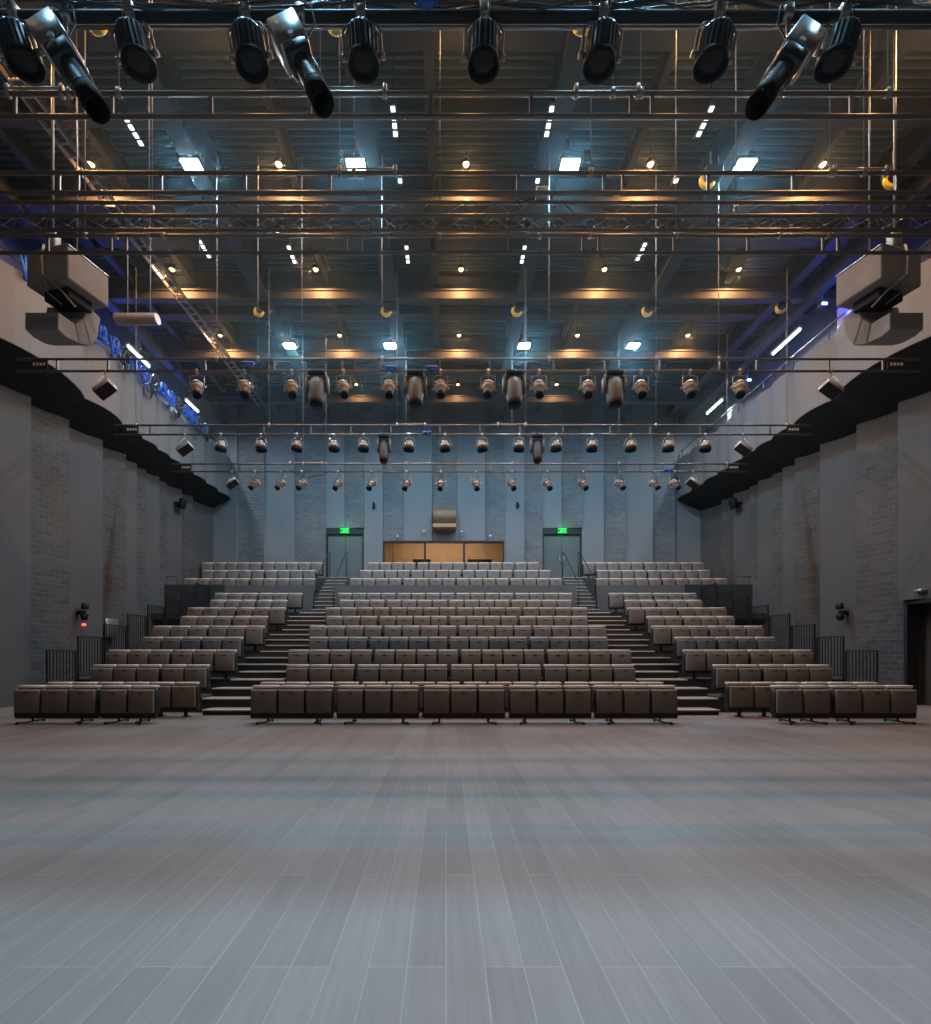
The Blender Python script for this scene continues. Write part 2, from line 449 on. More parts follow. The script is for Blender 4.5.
# control room window
wn = link('window_1', None, None, ((wx0+wx1)/2, YB, WIN0)); wn['kind'] = 'structure'
hw = (wx1-wx0)/2; hh = WIN1-WIN0
m = MB(); m.box(-hw, hw, -.12, .15, hh-.08, hh); m.box(-hw, hw, -.12, .15, 0, .06); m.box(-hw, -hw+.07, -.12, .15, .06, hh-.08); m.box(hw-.07, hw, -.12, .15, .06, hh-.08)
for px in (425, 464): m.box(X(px)-.05-(wx0+wx1)/2, X(px)+.05-(wx0+wx1)/2, -.12, .15, .06, hh-.08)
m.box(X(393)-.02-(wx0+wx1)/2, X(393)+.02-(wx0+wx1)/2, -.02, .1, .06, hh-.08)
m.build('window_frame', M_FRAME, wn)
MB().box(-hw+.07, hw-.07, .02, .03, .06, hh-.08).build('window_pane', M_GLASS, wn)
m = MB(); m.box(wx0-.4, wx1+.4, YB+2.9, YB+3.0, 4.98, 8.2); m.box(wx0-.5, wx0-.4, YB+.3, YB+3, 4.98, 8.2); m.box(wx1+.4, wx1+.5, YB+.3, YB+3, 4.98, 8.2)
m.box(wx0-.4, wx1+.4, YB+.3, YB+3, 4.88, 4.98); m.box(wx0-.4, wx1+.4, YB+.3, YB+3, 8.2, 8.3)
struct('wall_control_room', m, M_OAK)
L = bpy.data.lights.new('control_room_lamp', 'AREA'); L.energy = 110; L.color = (1.0, 0.70, 0.42); L.size = 4.5; L.size_y = .5; L.shape = 'RECTANGLE'
t = thing('ceiling_panel_lamp', 'warm ceiling lamp inside the lit control room behind the window', 'lamp', ((wx0+wx1)/2, YB+1.3, 8.12))
MB().rbox(-2.25, 2.25, -.2, .2, 0.0, .07, .01, 1).build('lamp_housing', M_SILVER, t)
link('lamp_light', L, t, (0, 0, -.02))
t = thing('mixing_desk', 'long control desk standing behind the rear control room window', 'desk', ((wx0+wx1)/2, YB+.8, 4.98))
MB().rbox(-2.6, 2.6, -.35, .35, .72, .78, .01, 1).build('desk_top', M_OAK, t)
for s in (-1, 1): MB().box(s*2.4-.03, s*2.4+.03, -.3, .3, 0, .72).build('leg', M_FRAME, t)
for px, wd, lb in ((421, .95, 'left'), (481, 1.3, 'right')):
    x = X(px)
    t = thing('monitor_console', 'dark monitor console on the control room desk, %s one' % lb, 'monitor', (x, YB+.8, 5.76), None, 'consoles in the control room')
    MB().rbox(-wd/2, wd/2, -.12, .02, .16, .52, .02, 1, M=Matrix.Rotation(-.15, 4, 'X')).build('screen_case', M_BLACK, t)
    MB().rbox(-.1, .1, -.08, .1, 0, .18, .015, 1).build('stand', M_BLACK, t)

t = thing('projection_port_box', 'copper coloured box with folded lower lip on the rear wall above the window', 'wall box', (X(444.5), YB-.19, Z(531)))
bw = X(456)-X(444.5)
MB().rbox(-bw, bw, -.22, .1, .28, 1.0, .02, 1).build('box_body', M_COPPER, t)
m = MB(); m.add([(-bw,-.22,.28),(bw,-.22,.28),(bw,-.42,.05),(-bw,-.42,.05),(-bw,.1,.28),(bw,.1,.28),(bw,.1,0),(-bw,.1,0)],
      [(0,1,2,3),(3,2,6,7),(0,3,7,4),(1,5,6,2)])
m.build('lower_lip', mat('copper_lip', (0.75, 0.48, 0.26), 0.3, metal=0.5), t)
for px, lb in ((374, 'left'), (517, 'right')):
    t = thing('wall_hook_bracket', 'small dark bracket on the rear wall, %s of the window' % lb, 'bracket', (X(px), YB-.12, Z(508)), None, 'brackets on the rear wall')
    MB().rbox(-.05, .05, -.03, .1, -.05, .25, .01, 1).build('wall_plate', M_BLACK, t)
    MB().tube([(0, -.02, .2), (.02, -.2, .12), (.05, -.35, -.08)], .025).build('arm', M_BLACK, t)
for i, (px, py) in enumerate(((398, 537), (424, 532), (462, 533), (490, 537))):
    t = MB().lathe([(.0, 0), (.07, 0), (.08, .03), (.05, .06), (0, .06)], 12, Matrix.Translation((X(px), YB-.2, Z(py))) @ Matrix.Rotation(-PI/2, 4, 'X'))
    tag(t.build('wall_button_cap', M_SILVER), 'small pale round cap above the window, %s from the left' % WORDS[i+1], 'cap', 'round caps above the control room window')

# door in the right wall
d = link('door_3', None, None, (XR+.1, 12.6, 0)); d['kind'] = 'structure'
m = MB(); m.box(-.2, .1, -.78, -.68, 0, 2.95); m.box(-.2, .1, .6, .7, 0, 2.95); m.box(-.2, .1, -.68, .6, 2.83, 2.95); m.build('door_frame', M_FRAME, d)
m = MB(); m.box(.12, .18, -.66, .2, .01, 2.82); lf = m.build('door_leaf', M_FRAME, d)
MB().tube([(.1, -.05, 1.0), (.04, -.05, 1.0), (.04, -.05, 1.25), (.1, -.05, 1.25)], .014).build('door_handle', M_SILVER, lf)
for nm, x0, x1 in (('baseboard_left', XL-.01, XL+.03),):
    struct(nm, MB().box(x0, x1, YF, YB, 0, .1), M_FRAME)
struct('baseboard_right', MB().box(XR-.03, XR+.01, 13.35, YB, 0, .1), M_FRAME)

# ceiling deck with ribs
mb = MB(); mb.box(XL-.5, XR+.5, YF-.3, YB+.3, ZC, ZC+.2)
y = YF+.1
while y < YB-.2:
    mb.box(XL, XR, y, y+.06, ZC-.10, ZC-.001, 1); y += .17
struct('ceiling', mb, [M_DECK, mat('ceiling_slat', (0.12, 0.19, 0.205), 0.6)])
n = 3
LROWS = [2.0, 5.2, 8.4, 11.6, 14.8, 17.9, 21.2]
def ibeam_x(y, zb, zt):
    m = MB(); m.box(XL, XR, y-.16, y+.16, zb, zb+.05); m.box(XL, XR, y-.16, y+.16, zt-.05, zt); m.box(XL, XR, y-.02, y+.02, zb+.05, zt-.05)
    return m
for yl in LROWS:
    m_ = ibeam_x(yl+.62, 13.24, 13.85); 
    if yl > 11: m_.box(XL, XR, yl+.5, yl+.74, 13.0, 13.239)
    struct('trim_%d' % n, m_, M_BEAM); n += 1
    struct('trim_%d' % n, ibeam_x(yl-1.0, 13.5, 13.85), M_BEAM); n += 1
for x, wd, zb in ((-10.3,.2,13.5), (-8.3,.16,13.55), (-6.0,.42,13.05), (-3.9,.16,13.55), (-1.8,.42,13.05), (.35-.7,.22,13.5), (2.5,.42,13.05), (4.6,.16,13.55), (6.8,.42,13.05), (9.2,.16,13.55), (11.2,.3,13.3)):
    m = MB(); m.box(x-wd/2, x+wd/2, YF, YB, zb, zb+.06); m.box(x-.03, x+.03, YF, YB, zb+.06, ZC-.1); m.box(x-wd/2, x+wd/2, YF, YB, ZC-.16, ZC-.1)
    struct('trim_%d' % n, m, M_BEAM); n += 1

# volume added under the ceiling for the lens halos round the floodlights
hz = bpy.data.materials.new('halo_scatter'); hz.use_nodes = True
_nt = hz.node_tree; _nt.nodes.clear()
_v = _nt.nodes.new('ShaderNodeVolumeScatter'); _v.inputs['Density'].default_value = HALO_DENSITY; _v.inputs['Anisotropy'].default_value = 0.85
_v.inputs['Color'].default_value = (0.75, 0.95, 1.0, 1)
_o = _nt.nodes.new('ShaderNodeOutputMaterial'); _nt.links.new(_v.outputs[0], _o.inputs['Volume'])
tag(MB().box(XLI+.5, XRI-.5, YF+.5, YB-.5, 6.6, ZC-.12).build('halo_volume', hz), 'thin volume added under the ceiling to give the floodlights halos', 'halo_volume', None, 'stuff')

# ------------------------------------------------------------------ seating platforms and stairs
YS = [9.84*(1+.101*k) for k in range(10)] + [20.72, 21.66, 22.6]
ZS = [0, 0] + [.38*(k-1) for k in range(2, 10)] + [3.93, 4.45, 4.98]
EDGE = .14
LB = (-10.0, -5.85); CB = (-4.52, 5.26); RB = (6.58, 10.8)
def edges(k):   # inner ends of the seat blocks; odd rows are half a seat wider
    return (-5.80, -4.37, 5.11, 6.51) if k % 2 else (-6.06, -4.08, 4.82, 6.77)
def platform(name, label, x0, x1, side):
    t = thing(name, label, 'platform', ((x0+x1)/2, YS[2]-EDGE, 0))
    ox, oy = (x0+x1)/2, YS[2]-EDGE
    for k in range(2, 10):
        ya = YS[k]-EDGE; yb = YS[k+1]-EDGE if k < 9 else 19.9
        e = edges(k)
        x0, x1 = ((x0, e[0]), (e[1], e[2]), (e[3], x1))[side]
        m = MB(); m.box(x0-ox, x1-ox, ya-oy, yb-oy, 0 , ZS[k])
        p = m.build('tier', M_TIER, t)
        m = MB(); m.box(x0-ox, x1-ox, ya-oy-.012, ya-oy-.001, ZS[k]-.05, ZS[k]+.004); m.build('edge_trim', M_SEATMET, p)
platform('seating_platform', 'dark stepped platform carrying the left block of seats', *LB, 0)
platform('seating_platform', 'wide dark stepped platform carrying the centre block of seats', *CB, 1)
platform('seating_platform', 'dark stepped platform carrying the right block of seats', *RB, 2)
def stairs(label, x0, x1, u0, u1):
    ox = (x0+x1)/2
    t = thing('aisle_stairs', label, 'stairs', (ox, 10.9, 0), None, 'stairs climbing the two aisles')
    steps = []
    zz = {1: .13, 2: .35, 3: .56}
    for k in range(2, 10):
        half = (YS[k-1]+YS[k])/2 - EDGE
        i = 2*(k-1)
        steps.append((max(half, 10.95), zz.get(i-1, ZS[k]-.19), k-1)); steps.append((YS[k]-EDGE, zz.get(i, ZS[k]), k))
    steps.append((19.5, 3.04, 9))
    def wide(j):   # the treads beside staggered rows reach a little further
        e = edges(steps[j][2])
        return (e[0]-ox, e[1]-ox) if x0 < 0 else (e[2]-ox, e[3]-ox)
    for j in range(len(steps)-1):
        ya, z, _k = steps[j]; yb = steps[j+1][0]
        a, b = wide(j)
        p = MB().box(a+.01, b-.01, ya-10.9, yb-10.9, 0, z-.03).build('step', M_TIER, t)
        MB().box(a+.01, b-.01, ya-10.9-.03, yb-10.9-.001, z-.029, z).build('step_tread', M_TREAD, p)
        MB().box(a+.01, b-.01, ya-10.9-.036, ya-10.9+.05, z-.028, z+.004).build('nosing', M_NOSE, p)
    a, b = u0-ox, u1-ox
    ys = 19.5; nst = 10
    for j in range(nst):
        ya = ys + j*.30; yb = ya+.299 if j < nst-1 else YB-.25
        z = 3.04+(4.98-3.04)*(j+1)/nst
        p = MB().box(a, b, ya-10.9, yb-10.9, 0, z-.03).build('step', M_UPWALL, t)
        MB().box(a, b, ya-10.9-.02, yb-10.9-.001, z-.029, z).build('step_tread', M_UPWALL, p)
        MB().box(a, b, ya-10.9-.025, ya-10.9+.02, z-.012, z+.004).build('nosing', M_NOSE, p)
UL = (-5.62, -4.66); UR = (5.50, 6.40)
stairs('dark stairs with pale nosings up the aisle left of the centre seats', LB[1], CB[0], *UL)
stairs('dark stairs with pale nosings up the aisle right of the centre seats', CB[1], RB[0], *UR)
# landing either side below the stairs' upper part
struct('floor_cross_aisle', (lambda m: (m.box(XL, LB[0], 19.0, 19.9, 2.8, 3.04), m.box(RB[1], XR, 19.0, 19.9, 2.8, 3.04), m)[-1])(MB()), M_TIER)

def upper(label, x0, x1, dark=None):
    ox = (x0+x1)/2
    t = thing('upper_seating_platform', label, 'platform', (ox, 19.9, 0))
    m = MB(); m.box(x0-ox, x1-ox, 0, .1, 0, 4.30)
    f = m.build('front_wall', M_UPWALL, t)
    if dark:
        m = MB(); m.box(dark[0]-ox, dark[1]-ox, -.03, -.002, 0.0, 4.32); m.build('side_panel', M_DARKWALL, t)
    for k in range(10, 13):
        ya = .1 if k == 10 else YS[k]-EDGE-19.9; yb = (YS[k+1]-EDGE if k < 12 else YB-.2)-19.9
        MB().box(x0-ox, x1-ox, ya+.001, yb, 0, ZS[k]).build('tier', M_TIER, t)
    if dark:
        a, b = (dark[0]-ox+.05, -11.4-ox) if dark[0] < 0 else (12.3-ox, dark[1]-ox-.05)
        m = MB(); m.tube([(a, .05, 4.66), (b, .05, 4.66)], .016)
        for x in (a, b): m.tube([(x, .05, 4.28), (x, .05, 4.66)], .014, 6)
        m.build('top_rail', M_RAIL, t)
upper('raised rear platform with grey front wall, left of the stairs', XL+.02, UL[0]-.01, (XL+.02, -9.35))
upper('raised rear platform with long grey front wall between the stairs', UL[1]+.01, UR[0]-.01)
upper('raised rear platform with grey front wall, right of the stairs', UR[1]+.01, XR-.02, (10.1, XR-.02))

# handrails beside upper stairs
hi = 0
for (x, lb) in ((UL[0]+.07, 'left stairs, outer side'), (UL[1]-.07, 'left stairs, inner side'), (UR[0]+.07, 'right stairs, inner side'), (UR[1]-.07, 'right stairs, outer side')):
    t = thing('stair_handrail', 'thin black handrail at the top of the %s' % lb, 'handrail', (x, 19.75, 3.23), None, 'handrails at the upper stairs')
    m = MB(); m.tube([(0, 0, 0), (0, 0, 1.25)], .022).build('post', M_RAIL, t)
    m = MB(); m.tube([(0, 2.7, 1.75), (0, 2.7, 3.0)], .022).build('post', M_RAIL, t)
    m = MB(); m.tube([(0, 0, 1.25), (0, .3, 1.33), (0, 2.45, 2.93), (0, 2.7, 3.0)], .02).build('handrail_bar', M_RAIL, t)

# side guard rails, one per tier
for side, xg, lbl in (('left', LB[0]+.04, 'left'), ('right', RB[1]-.04, 'right')):
    for k in range(2, 10):
        ya, yb = YS[k]-EDGE+.03, (YS[k+1]-EDGE-.03 if k < 9 else 19.85)
        t = thing('guard_rail', 'black barred guard rail beside the %s seats, %s panel up from the stage' % (lbl, WORDS[k-1]), 'railing', (xg, ya, ZS[k]), None, 'guard rails stepping up the %s side' % lbl)
        H = 1.17; Ln = yb-ya
        m = MB(); m.box(-.02, .02, 0, Ln, H-.03, H); m.box(-.02, .02, 0, Ln, .08, .11); m.build('rail_frame', M_RAIL, t)
        for q in (0, Ln-.03): MB().box(-.02, .02, q, q+.03, 0.0, H-.03).build('post', M_RAIL, t)
        m = MB(); nb = 9
        for i in range(1, nb):
            y = Ln*i/nb; m.box(-.009, .009, y-.009, y+.009, .11, H-.03)
        m.build('bars', M_RAIL, t)

# ------------------------------------------------------------------ seats
SP = .58                      # pitch
def seat_meshes():
    pan = MB().rbox(-.262, .262, -.035, .045, .225, .70, .022, 2, M=Matrix.Rotation(0, 4, 'X')).mesh('seat_pan', M_FABRIC)
    back = MB().rbox(-.262, .262, .075, .17, .30, .744, .022, 2).mesh('backrest', M_FABRIC)
    top = MB().rbox(-.262, .262, .045, .215, .745, .80, .012, 1).mesh('top_board', M_EDGE)
    slot = MB().rbox(-.055, .055, -.042, -.036, .638, .662, .002, 1).mesh('number_plate', M_PLATE)
    fr = MB()
    for s in (-1, 1):
        fr.rbox(s*.277-.009, s*.277+.009, .02, .19, .20, .70, .005, 1)
    fr.box(-.288, .288, .01, .13, .155, .215)
    frame = fr.mesh('seat_frame', M_SEATMET)
    ft = MB()
    ft.box(-.03, .03, .05, .11, .0, .155); ft.box(-.05, .05, -.03, .2, 0, .02)
    foot = ft.mesh('seat_foot', M_SEATMET)
    rim = MB().rbox(-.262, .262, -.03, .04, .7005, .712, .004, 1).mesh('pan_edge', M_EDGE)
    return dict(seat_pan=pan, backrest=back, top_board=top, number_plate=slot, seat_frame=frame, seat_foot=foot, pan_edge=rim)
SM = seat_meshes()
def make_seat(loc, label, group, foot):
    t = thing('theatre_seat', label, 'seat', loc, None, group)
    p = link('seat_pan', SM['seat_pan'], t); link('number_plate', SM['number_plate'], p); link('pan_edge', SM['pan_edge'], p)
    b = link('backrest', SM['backrest'], t); link('top_board', SM['top_board'], b)
    link('seat_frame', SM['seat_frame'], t)
    if foot: link('seat_foot', SM['seat_foot'], t)
    return t
def copy_seat(src, loc, label, group):
    r = src.copy(); COL.objects.link(r); r.location = loc; r['label'] = label; r['group'] = group
    for ch in src.children:
        c = ch.copy(); COL.objects.link(c); c.parent = r
        for g in ch.children:
            d = g.copy(); COL.objects.link(d); d.parent = c
    return r
protos = {}
def place_seat(loc, label, group, foot):
    if foot not in protos:
        protos[foot] = make_seat(loc, label, group, foot); return
    copy_seat(protos[foot], loc, label, group)
def row_xs(x0, groups, gap=.05):
    xs = []; x = x0; n = 0; ends = []
    for g in groups:
        a = x
        for i in range(g):
            xs.append(x+SP/2); x += SP
        ends.append((a, x, g))
        x += gap
    return xs, ends
def put_row(k, block, x0, groups, gap=.05):
    xs, ends = row_xs(x0, groups, gap)
    rowname = 'loose front row' if k == 0 else '%s fixed row' % WORDS[k]
    for i, x in enumerate(xs):
        lb = 'taupe folding seat, %s from left, %s block, %s' % (WORDS[i+1], block, rowname)
        place_seat((x, YS[k]+.035, ZS[k]), lb, '%s of seats, %s block' % (rowname, block), k > 0)
    return ends
CX = .37
def width(groups, gap=.05): return sum(groups)*SP+(len(groups)-1)*gap
bases = []
bases += put_row(0, 'centre', -4.12, [3,3,3,3,3], .075)
lb0 = put_row(0, 'left', -9.09, [3,2], .08)
rb0 = put_row(0, 'right', 6.92, [2,3], .08)
for k in range(1, 10):
    g = [4,4,4,4] if k % 2 else [3,4,4,4]
    put_row(k, 'centre', CX - width(g)/2, g)
    xi = -5.77 if k % 2 else -6.03
    g = [3,3] if k % 2 else [3,2]
    put_row(k, 'left', xi - width(g), g)
    g = g[::-1]
    put_row(k, 'right', 2*CX - xi + .03, g)
put_row(10, 'centre', .44-width([4,4,4,4])/2, [4,4,4,4])
put_row(10, 'left', -5.75-width([5,5]), [5,5])
put_row(10, 'right', 6.62, [5,5])
# rearmost two rows together as one mass
acc = {}
def addmesh(mb, me, off, mi):
    mb.add([v.co + off for v in me.vertices], [tuple(p.vertices) for p in me.polygons], mi, True)
mb = MB()
for k, rows in ((11, ((.44-width([4,4,4,3])/2, [4,4,4,3]), (-6.03-width([5,4]), [5,4]), (6.95, [4,5]))),
                (12, ((.36-width([4,4,4,2])/2, [4,4,4,2]), (-5.94-width([5,5]), [5,5]), (6.60, [5,5])))):
    for x0, g in rows:
        for x in row_xs(x0, g)[0]:
            o = Vector((x, YS[k]+.035, ZS[k]))
            addmesh(mb, SM['seat_pan'], o, 0); addmesh(mb, SM['pan_edge'], o, 1); addmesh(mb, SM['backrest'], o, 0)
            addmesh(mb, SM['top_board'], o, 1); addmesh(mb, SM['seat_frame'], o, 2); addmesh(mb, SM['seat_foot'], o, 2); addmesh(mb, SM['number_plate'], o, 2)
tag(mb.build('theatre_seats', [M_FABRIC, M_EDGE, M_SEATMET]), 'two rearmost rows of taupe folding seats below the rear wall', 'seats', 'rearmost seat rows', 'stuff')

# wheeled bases under the loose front row
def seat_base(x0, x1, label):
    cx = (x0+x1)/2; hw = (x1-x0)/2-.01
    t = thing('rolling_carriage', label, 'carriage', (cx, YS[0]+.10, 0), None, 'wheeled bases under the loose front row')
    m = MB(); m.box(-hw, hw, -.05, .06, .11, .154); m.build('beam', M_SEATMET, t)
    for s in (-1, 1):
        x = s*(hw-.34)
        m = MB(); m.tube([(x, 0, .11), (x, 0, .03)], .022); m.tube([(x, -.17, .045), (x, .3, .045)], .018); m.tube([(x-.0, -.17, .045), (x+s*.13, -.22, .045)], .014)
        f = m.build('foot', M_SEATMET, t)
        for q in ((x+s*.13, -.22), (x, .28)):
            m = MB(); m.tube([(q[0]-.015, q[1], .032), (q[0]+.015, q[1], .032)], .032, 12); m.build('caster_wheel', M_CABLE, f)
for i, (a, b, g) in enumerate(bases): seat_base(a, b, 'black wheeled base under the centre front seats, %s from the left' % WORDS[i+1])
for i, (a, b, g) in enumerate(lb0): seat_base(a, b, 'black wheeled base under the left front seats, %s from the left' % WORDS[i+1])
for i, (a, b, g) in enumerate(rb0): seat_base(a, b, 'black wheeled base under the right front seats, %s from the left' % WORDS[i+1])

# ------------------------------------------------------------------ battens and trusses
ZT = 8.18
TR = {'A': 5.72, 'B': 6.67, 'C': 7.2, 'D': 7.68, 'E': 10.94, 'F': 14.16, 'G': 17.1}
XC = .50
HOOKZ = 13.0
def rods(t, lst, Y, z0):
    for px in lst:
        x = (px-446)/(F/Y)
        MB().tube([(x-t.location.x, 0, z0), (x-t.location.x, 0, HOOKZ+.05-ZT)], .008, 6).build('suspension_wire', M_ROD, t)
        m = MB(); m.rbox(x-t.location.x-.03, x-t.location.x+.03, -.03, .03, z0-.04, z0+.06, .008, 1); m.build('wire_clamp', M_YOKE, t)
def ladder(key, label, ups, drop, links=(), dh=.14, Ln=21.0, plates=True):
    Y = TR[key]
    t = thing('lighting_batten', label, 'batten', (XC, Y, ZT), None, 'ladder battens hung across the hall')
    h = Ln/2
    for s in (1, -1):
        MB().tube([(-h, 0, s*dh), (h, 0, s*dh)], .027, 10).build('pipe', M_PIPE, t)
    rung = MB().box(-.022, .022, -.012, .012, -dh+.02, dh-.02).mesh('rung_bar', M_PIPE)
    for px in ups: link('rung_bar', rung, t, ((px-446)/(F/Y)-XC, 0, 0))
    x = -h+.05
    while x < h:
        if abs((x+XC)*(F/Y)+446-465) > 466 : link('rung_bar', rung, t, (x, 0, 0))
        x += 1.15
    rods(t, drop, Y, dh)
    for (a, b, dz) in links:
        xa = (a-446)/(F/Y)-XC; xb = (b-446)/(F/Y)-XC
        MB().tube([(xa, 0, dh+dz), (xb, 0, dh+dz)], .013, 8).build('spreader_bar', M_YOKE, t)
        for q in (xa, xb): MB().rbox(q-.025, q+.025, -.035, .035, dh-.04, dh+dz+.03, .008, 1).build('bar_clamp', M_YOKE, t)
    if plates:
        for s in (-1, 1):
            m = MB(); m.box(s*(h-.55)-.2, s*(h-.55)+.2, -.03, -.015, -.1, .1); p = m.build('load_plate', M_BLACK, t)
            m = MB()
            for i in range(4): m.box(s*(h-.55)-.14+i*.08, s*(h-.55)-.09+i*.08, -.034, -.031, -.03, .04)
            m.build('plate_marks', M_WHITETXT, p)
    return t
ladder('A', 'nearest ladder batten crossing the whole picture just below the lamp bar', [15, 112, 211, 310, 331, 431, 531, 631, 652, 851], [69, 119, 320, 888, 641, 613], [(8, 62, .07), (320, 385, .07), (576, 638, .07)])
ladder('B', 'second ladder batten from the top, just above the box truss', [59, 78, 161, 245, 330, 433, 518, 604, 623, 708, 793, 897], [339.5, 354, 591, 830, 864], [(340, 395, .06), (834, 886, .06)])
ladder('D', 'ladder batten directly below the horizontal box truss', [48, 111, 126, 198, 346, 361, 436, 509, 583, 599, 674, 748, 823, 838], [85, 149, 440, 676], [(116, 163, .04), (540, 590, .04), (780, 828, .04)])
E = ladder('E', 'long ladder batten carrying cream spotlights and grey moving heads, ends in view', [57, 108, 136, 205, 274, 342, 380, 440, 490, 554, 605, 660, 720, 757, 829, 883], [258, 217, 382, 302, 549, 656, 718.6], [])
ladder('F', 'middle ladder batten carrying bronze lamps, ends in view', [150, 207, 264, 311, 351, 391, 440, 480, 520, 563, 610, 650, 700, 770], [136, 269, 397, 526, 525, 787, 656], [(397, 425, .05), (498, 526, .05)])
ladder('G', 'farthest ladder batten with small pale spotlights, nearest the rear wall', [190, 240, 290, 340, 390, 440, 490, 540, 590, 640, 690, 725], [303, 326, 406, 512, 619, 727], [(290, 322, .05), (406, 430, .05)])

# box truss
Y = TR['C']
t = thing('box_truss', 'grey box truss with diagonal bracing crossing the whole picture', 'truss', (XC, Y, ZT+.02))
hL = 11.0
for (dy, dz) in ((-.11, .10), (.13, .12), (-.11, -.10), (.13, -.10)):
    MB().tube([(-hL, dy, dz), (hL, dy, dz)], .027, 10).build('chord', M_PIPE, t)
m = MB(); k = 0; x = -hL
while x < hL-.3:
    for dy in (-.11, .13):
        m.tube([(x, dy, -.1), (x+.25, dy, .1)], .007, 6); m.tube([(x+.25, dy, .1), (x+.5, dy, -.1)], .007, 6)
    m.tube([(x, -.11, -.1), (x+.25, .13, -.1)], .007, 6); m.tube([(x+.25, .13, -.1), (x+.5, -.11, -.1)], .007, 6)
    x += .5
m.build('lattice_bracing', M_PIPE, t)
rods(t, [152, 736], Y, .1)
t = thing('winch_box', 'small pale junction box clamped on the box truss right of centre', 'box', ((542-446)/(F/7.0), 7.02, ZT+.14))
MB().rbox(-.09, .09, -.06, .06, -.02, .12, .015, 1).build('box_body', M_SILVER, t)
m = MB(); m.tube([(-.08, 0, .02), (-.2, -.02, -.06), (-.32, 0, -.1), (-.4, -.02, -.04)], .015); m.build('box_lead', M_CABLE, t)

# front lamp bar with cables
YT = 4.9; ZTB = HC+(650-17)*YT/F
t = thing('lamp_bar', 'black lamp bar along the top edge wrapped in cables', 'lamp bar', (XC, YT, ZTB))
MB().tube([(-7, 0, 0), (7, 0, 0)], .05, 12).build('pipe', M_BLACK, t)
MB().tube([(-7, .12, .07), (7, .12, .07)], .03, 10).build('pipe', M_BLACK, t)
MB().tube([(-7, .02, -.075), (7, .02, -.075)], .012, 8).build('lower_rod', M_PIPE, t)
for j in range(5):
    pts = []; x = -6.8
    ph = random.random()*6
    while x < 6.8:
        pts.append((x, -.06+.05*math.sin(x*2.3+ph), .03+.035*j*.4+.035*math.sin(x*3.1+ph*2)+random.uniform(-.012, .012))); x += .12
    tag(MB().tube(pts, .011+.003*(j % 2), 6).build('power_cable', M_CABLE if j % 3 else M_BODY, ), 'long black power cable draped along the top lamp bar', 'cable', 'cables running along the top lamp bar').location = (XC, YT, ZTB)
def straps():
    for i, (px, py, wd) in enumerate(((12, 5, .45), (60, 4, .3), (150, 3, .12), (428, 14, .32), (524, 4, .12), (662, 6, .35), (716, 4, .14), (850, 5, .3))):
        s = F/YT; x = (px-446)/s; z = HC+(650-py)/s
        m = MB(); pts = [(-wd/2, -.1, 0.02), (-wd/4, -.12, -.03), (0, -.12, -.055), (wd/4, -.12, -.02), (wd/2, -.1, .03)]
        m.tube(pts, [.02, .035, .045, .03, .02], 8)
        tag(m.build('blue_strap', M_BLUECL, None, (x, YT, z)), 'blue cloth strap wrapped on the top lamp bar, %s from left' % WORDS[i+1], 'strap', 'blue straps on the lamp bar')
straps()

# ------------------------------------------------------------------ lamps
def dirM(d, up=Vector((0, 0, 1))):
    """matrix whose local -Z points along d"""
    d = Vector(d).normalized(); z = -d
    x = up.cross(z)
    if x.length < .05: x = Vector((1, 0, 0))
    x.normalize(); y = z.cross(x)
    return Matrix(((x.x, y.x, z.x), (x.y, y.y, z.y), (x.z, y.z, z.z))).to_4x4()

# large ribbed fresnels on the top bar
def fresnel(px, label, tilt):
    x = (px-446)/(F/YT)
    t = thing('fresnel_lamp', label, 'stage lamp', (x, YT-.04, ZTB), None, 'ribbed black lamps on the top bar')
    d = Vector((-tilt, .16, -1)).normalized()
    R = dirM(d, Vector((0, 1, 0)))
    c = Vector((-tilt*.05, 0, -.21))
    M = Matrix.Translation(c) @ R
    m = MB(); m.lathe([(.07, -.015), (.135, .0), (.152, .03), (.158, .25)], 44, M, 0, ribs=.06); m.build('ribbed_housing', M_BODY, t)
    m = MB(); m.lathe([(.160, .245), (.168, .255), (.168, .315), (.155, .32), (.150, .28)], 32, M, 0, cap=False); m.build('front_hood', M_BLACK, t)
    m = MB(); m.lathe([(.0, .29), (.08, .285), (.145, .27), (.145, .26)], 28, M, 0, cap=False); m.build('lens', M_GLASSY, t)
    # yoke
    m = MB()
    for s in (-1, 1):
        pts = [M @ Vector((s*.05, 0, .075)), M @ Vector((s*.15, 0, .06)), M @ Vector((s*.195, 0, 0)), M @ Vector((s*.195, 0, -.22))]
        m.tube(pts, .014, 8)
        m.tube([M @ Vector((s*.165, 0, -.22)), M @ Vector((s*.225, 0, -.22))], .028, 10)
    m.build('yoke', M_YOKE, t)
    m = MB(); m.tube([(0, .02, -.02), (0, 0, -.09), M @ Vector((0, 0, .075))], .016, 8); m.rbox(-.045, .045, -.05, .06, -.06, .07, .012, 1); m.build('hook_clamp', M_SILVER, t)
    m = MB()
    for s in (-1, 1): m.tube([(s*.03, -.07, .07), (s*.05, -.09, 0), M @ Vector((s*.045, 0, .02))], .006, 6)
    m.build('safety_wire', M_ROD, t)
fx = [17, 133, 248, 362, 484, 602, 716, 841]
for i, px in enumerate(fx):
    tl = -(px-455)/455*.27
    fresnel(px, 'large ribbed black lamp on the top bar, %s from the left' % WORDS[i+1], -tl)

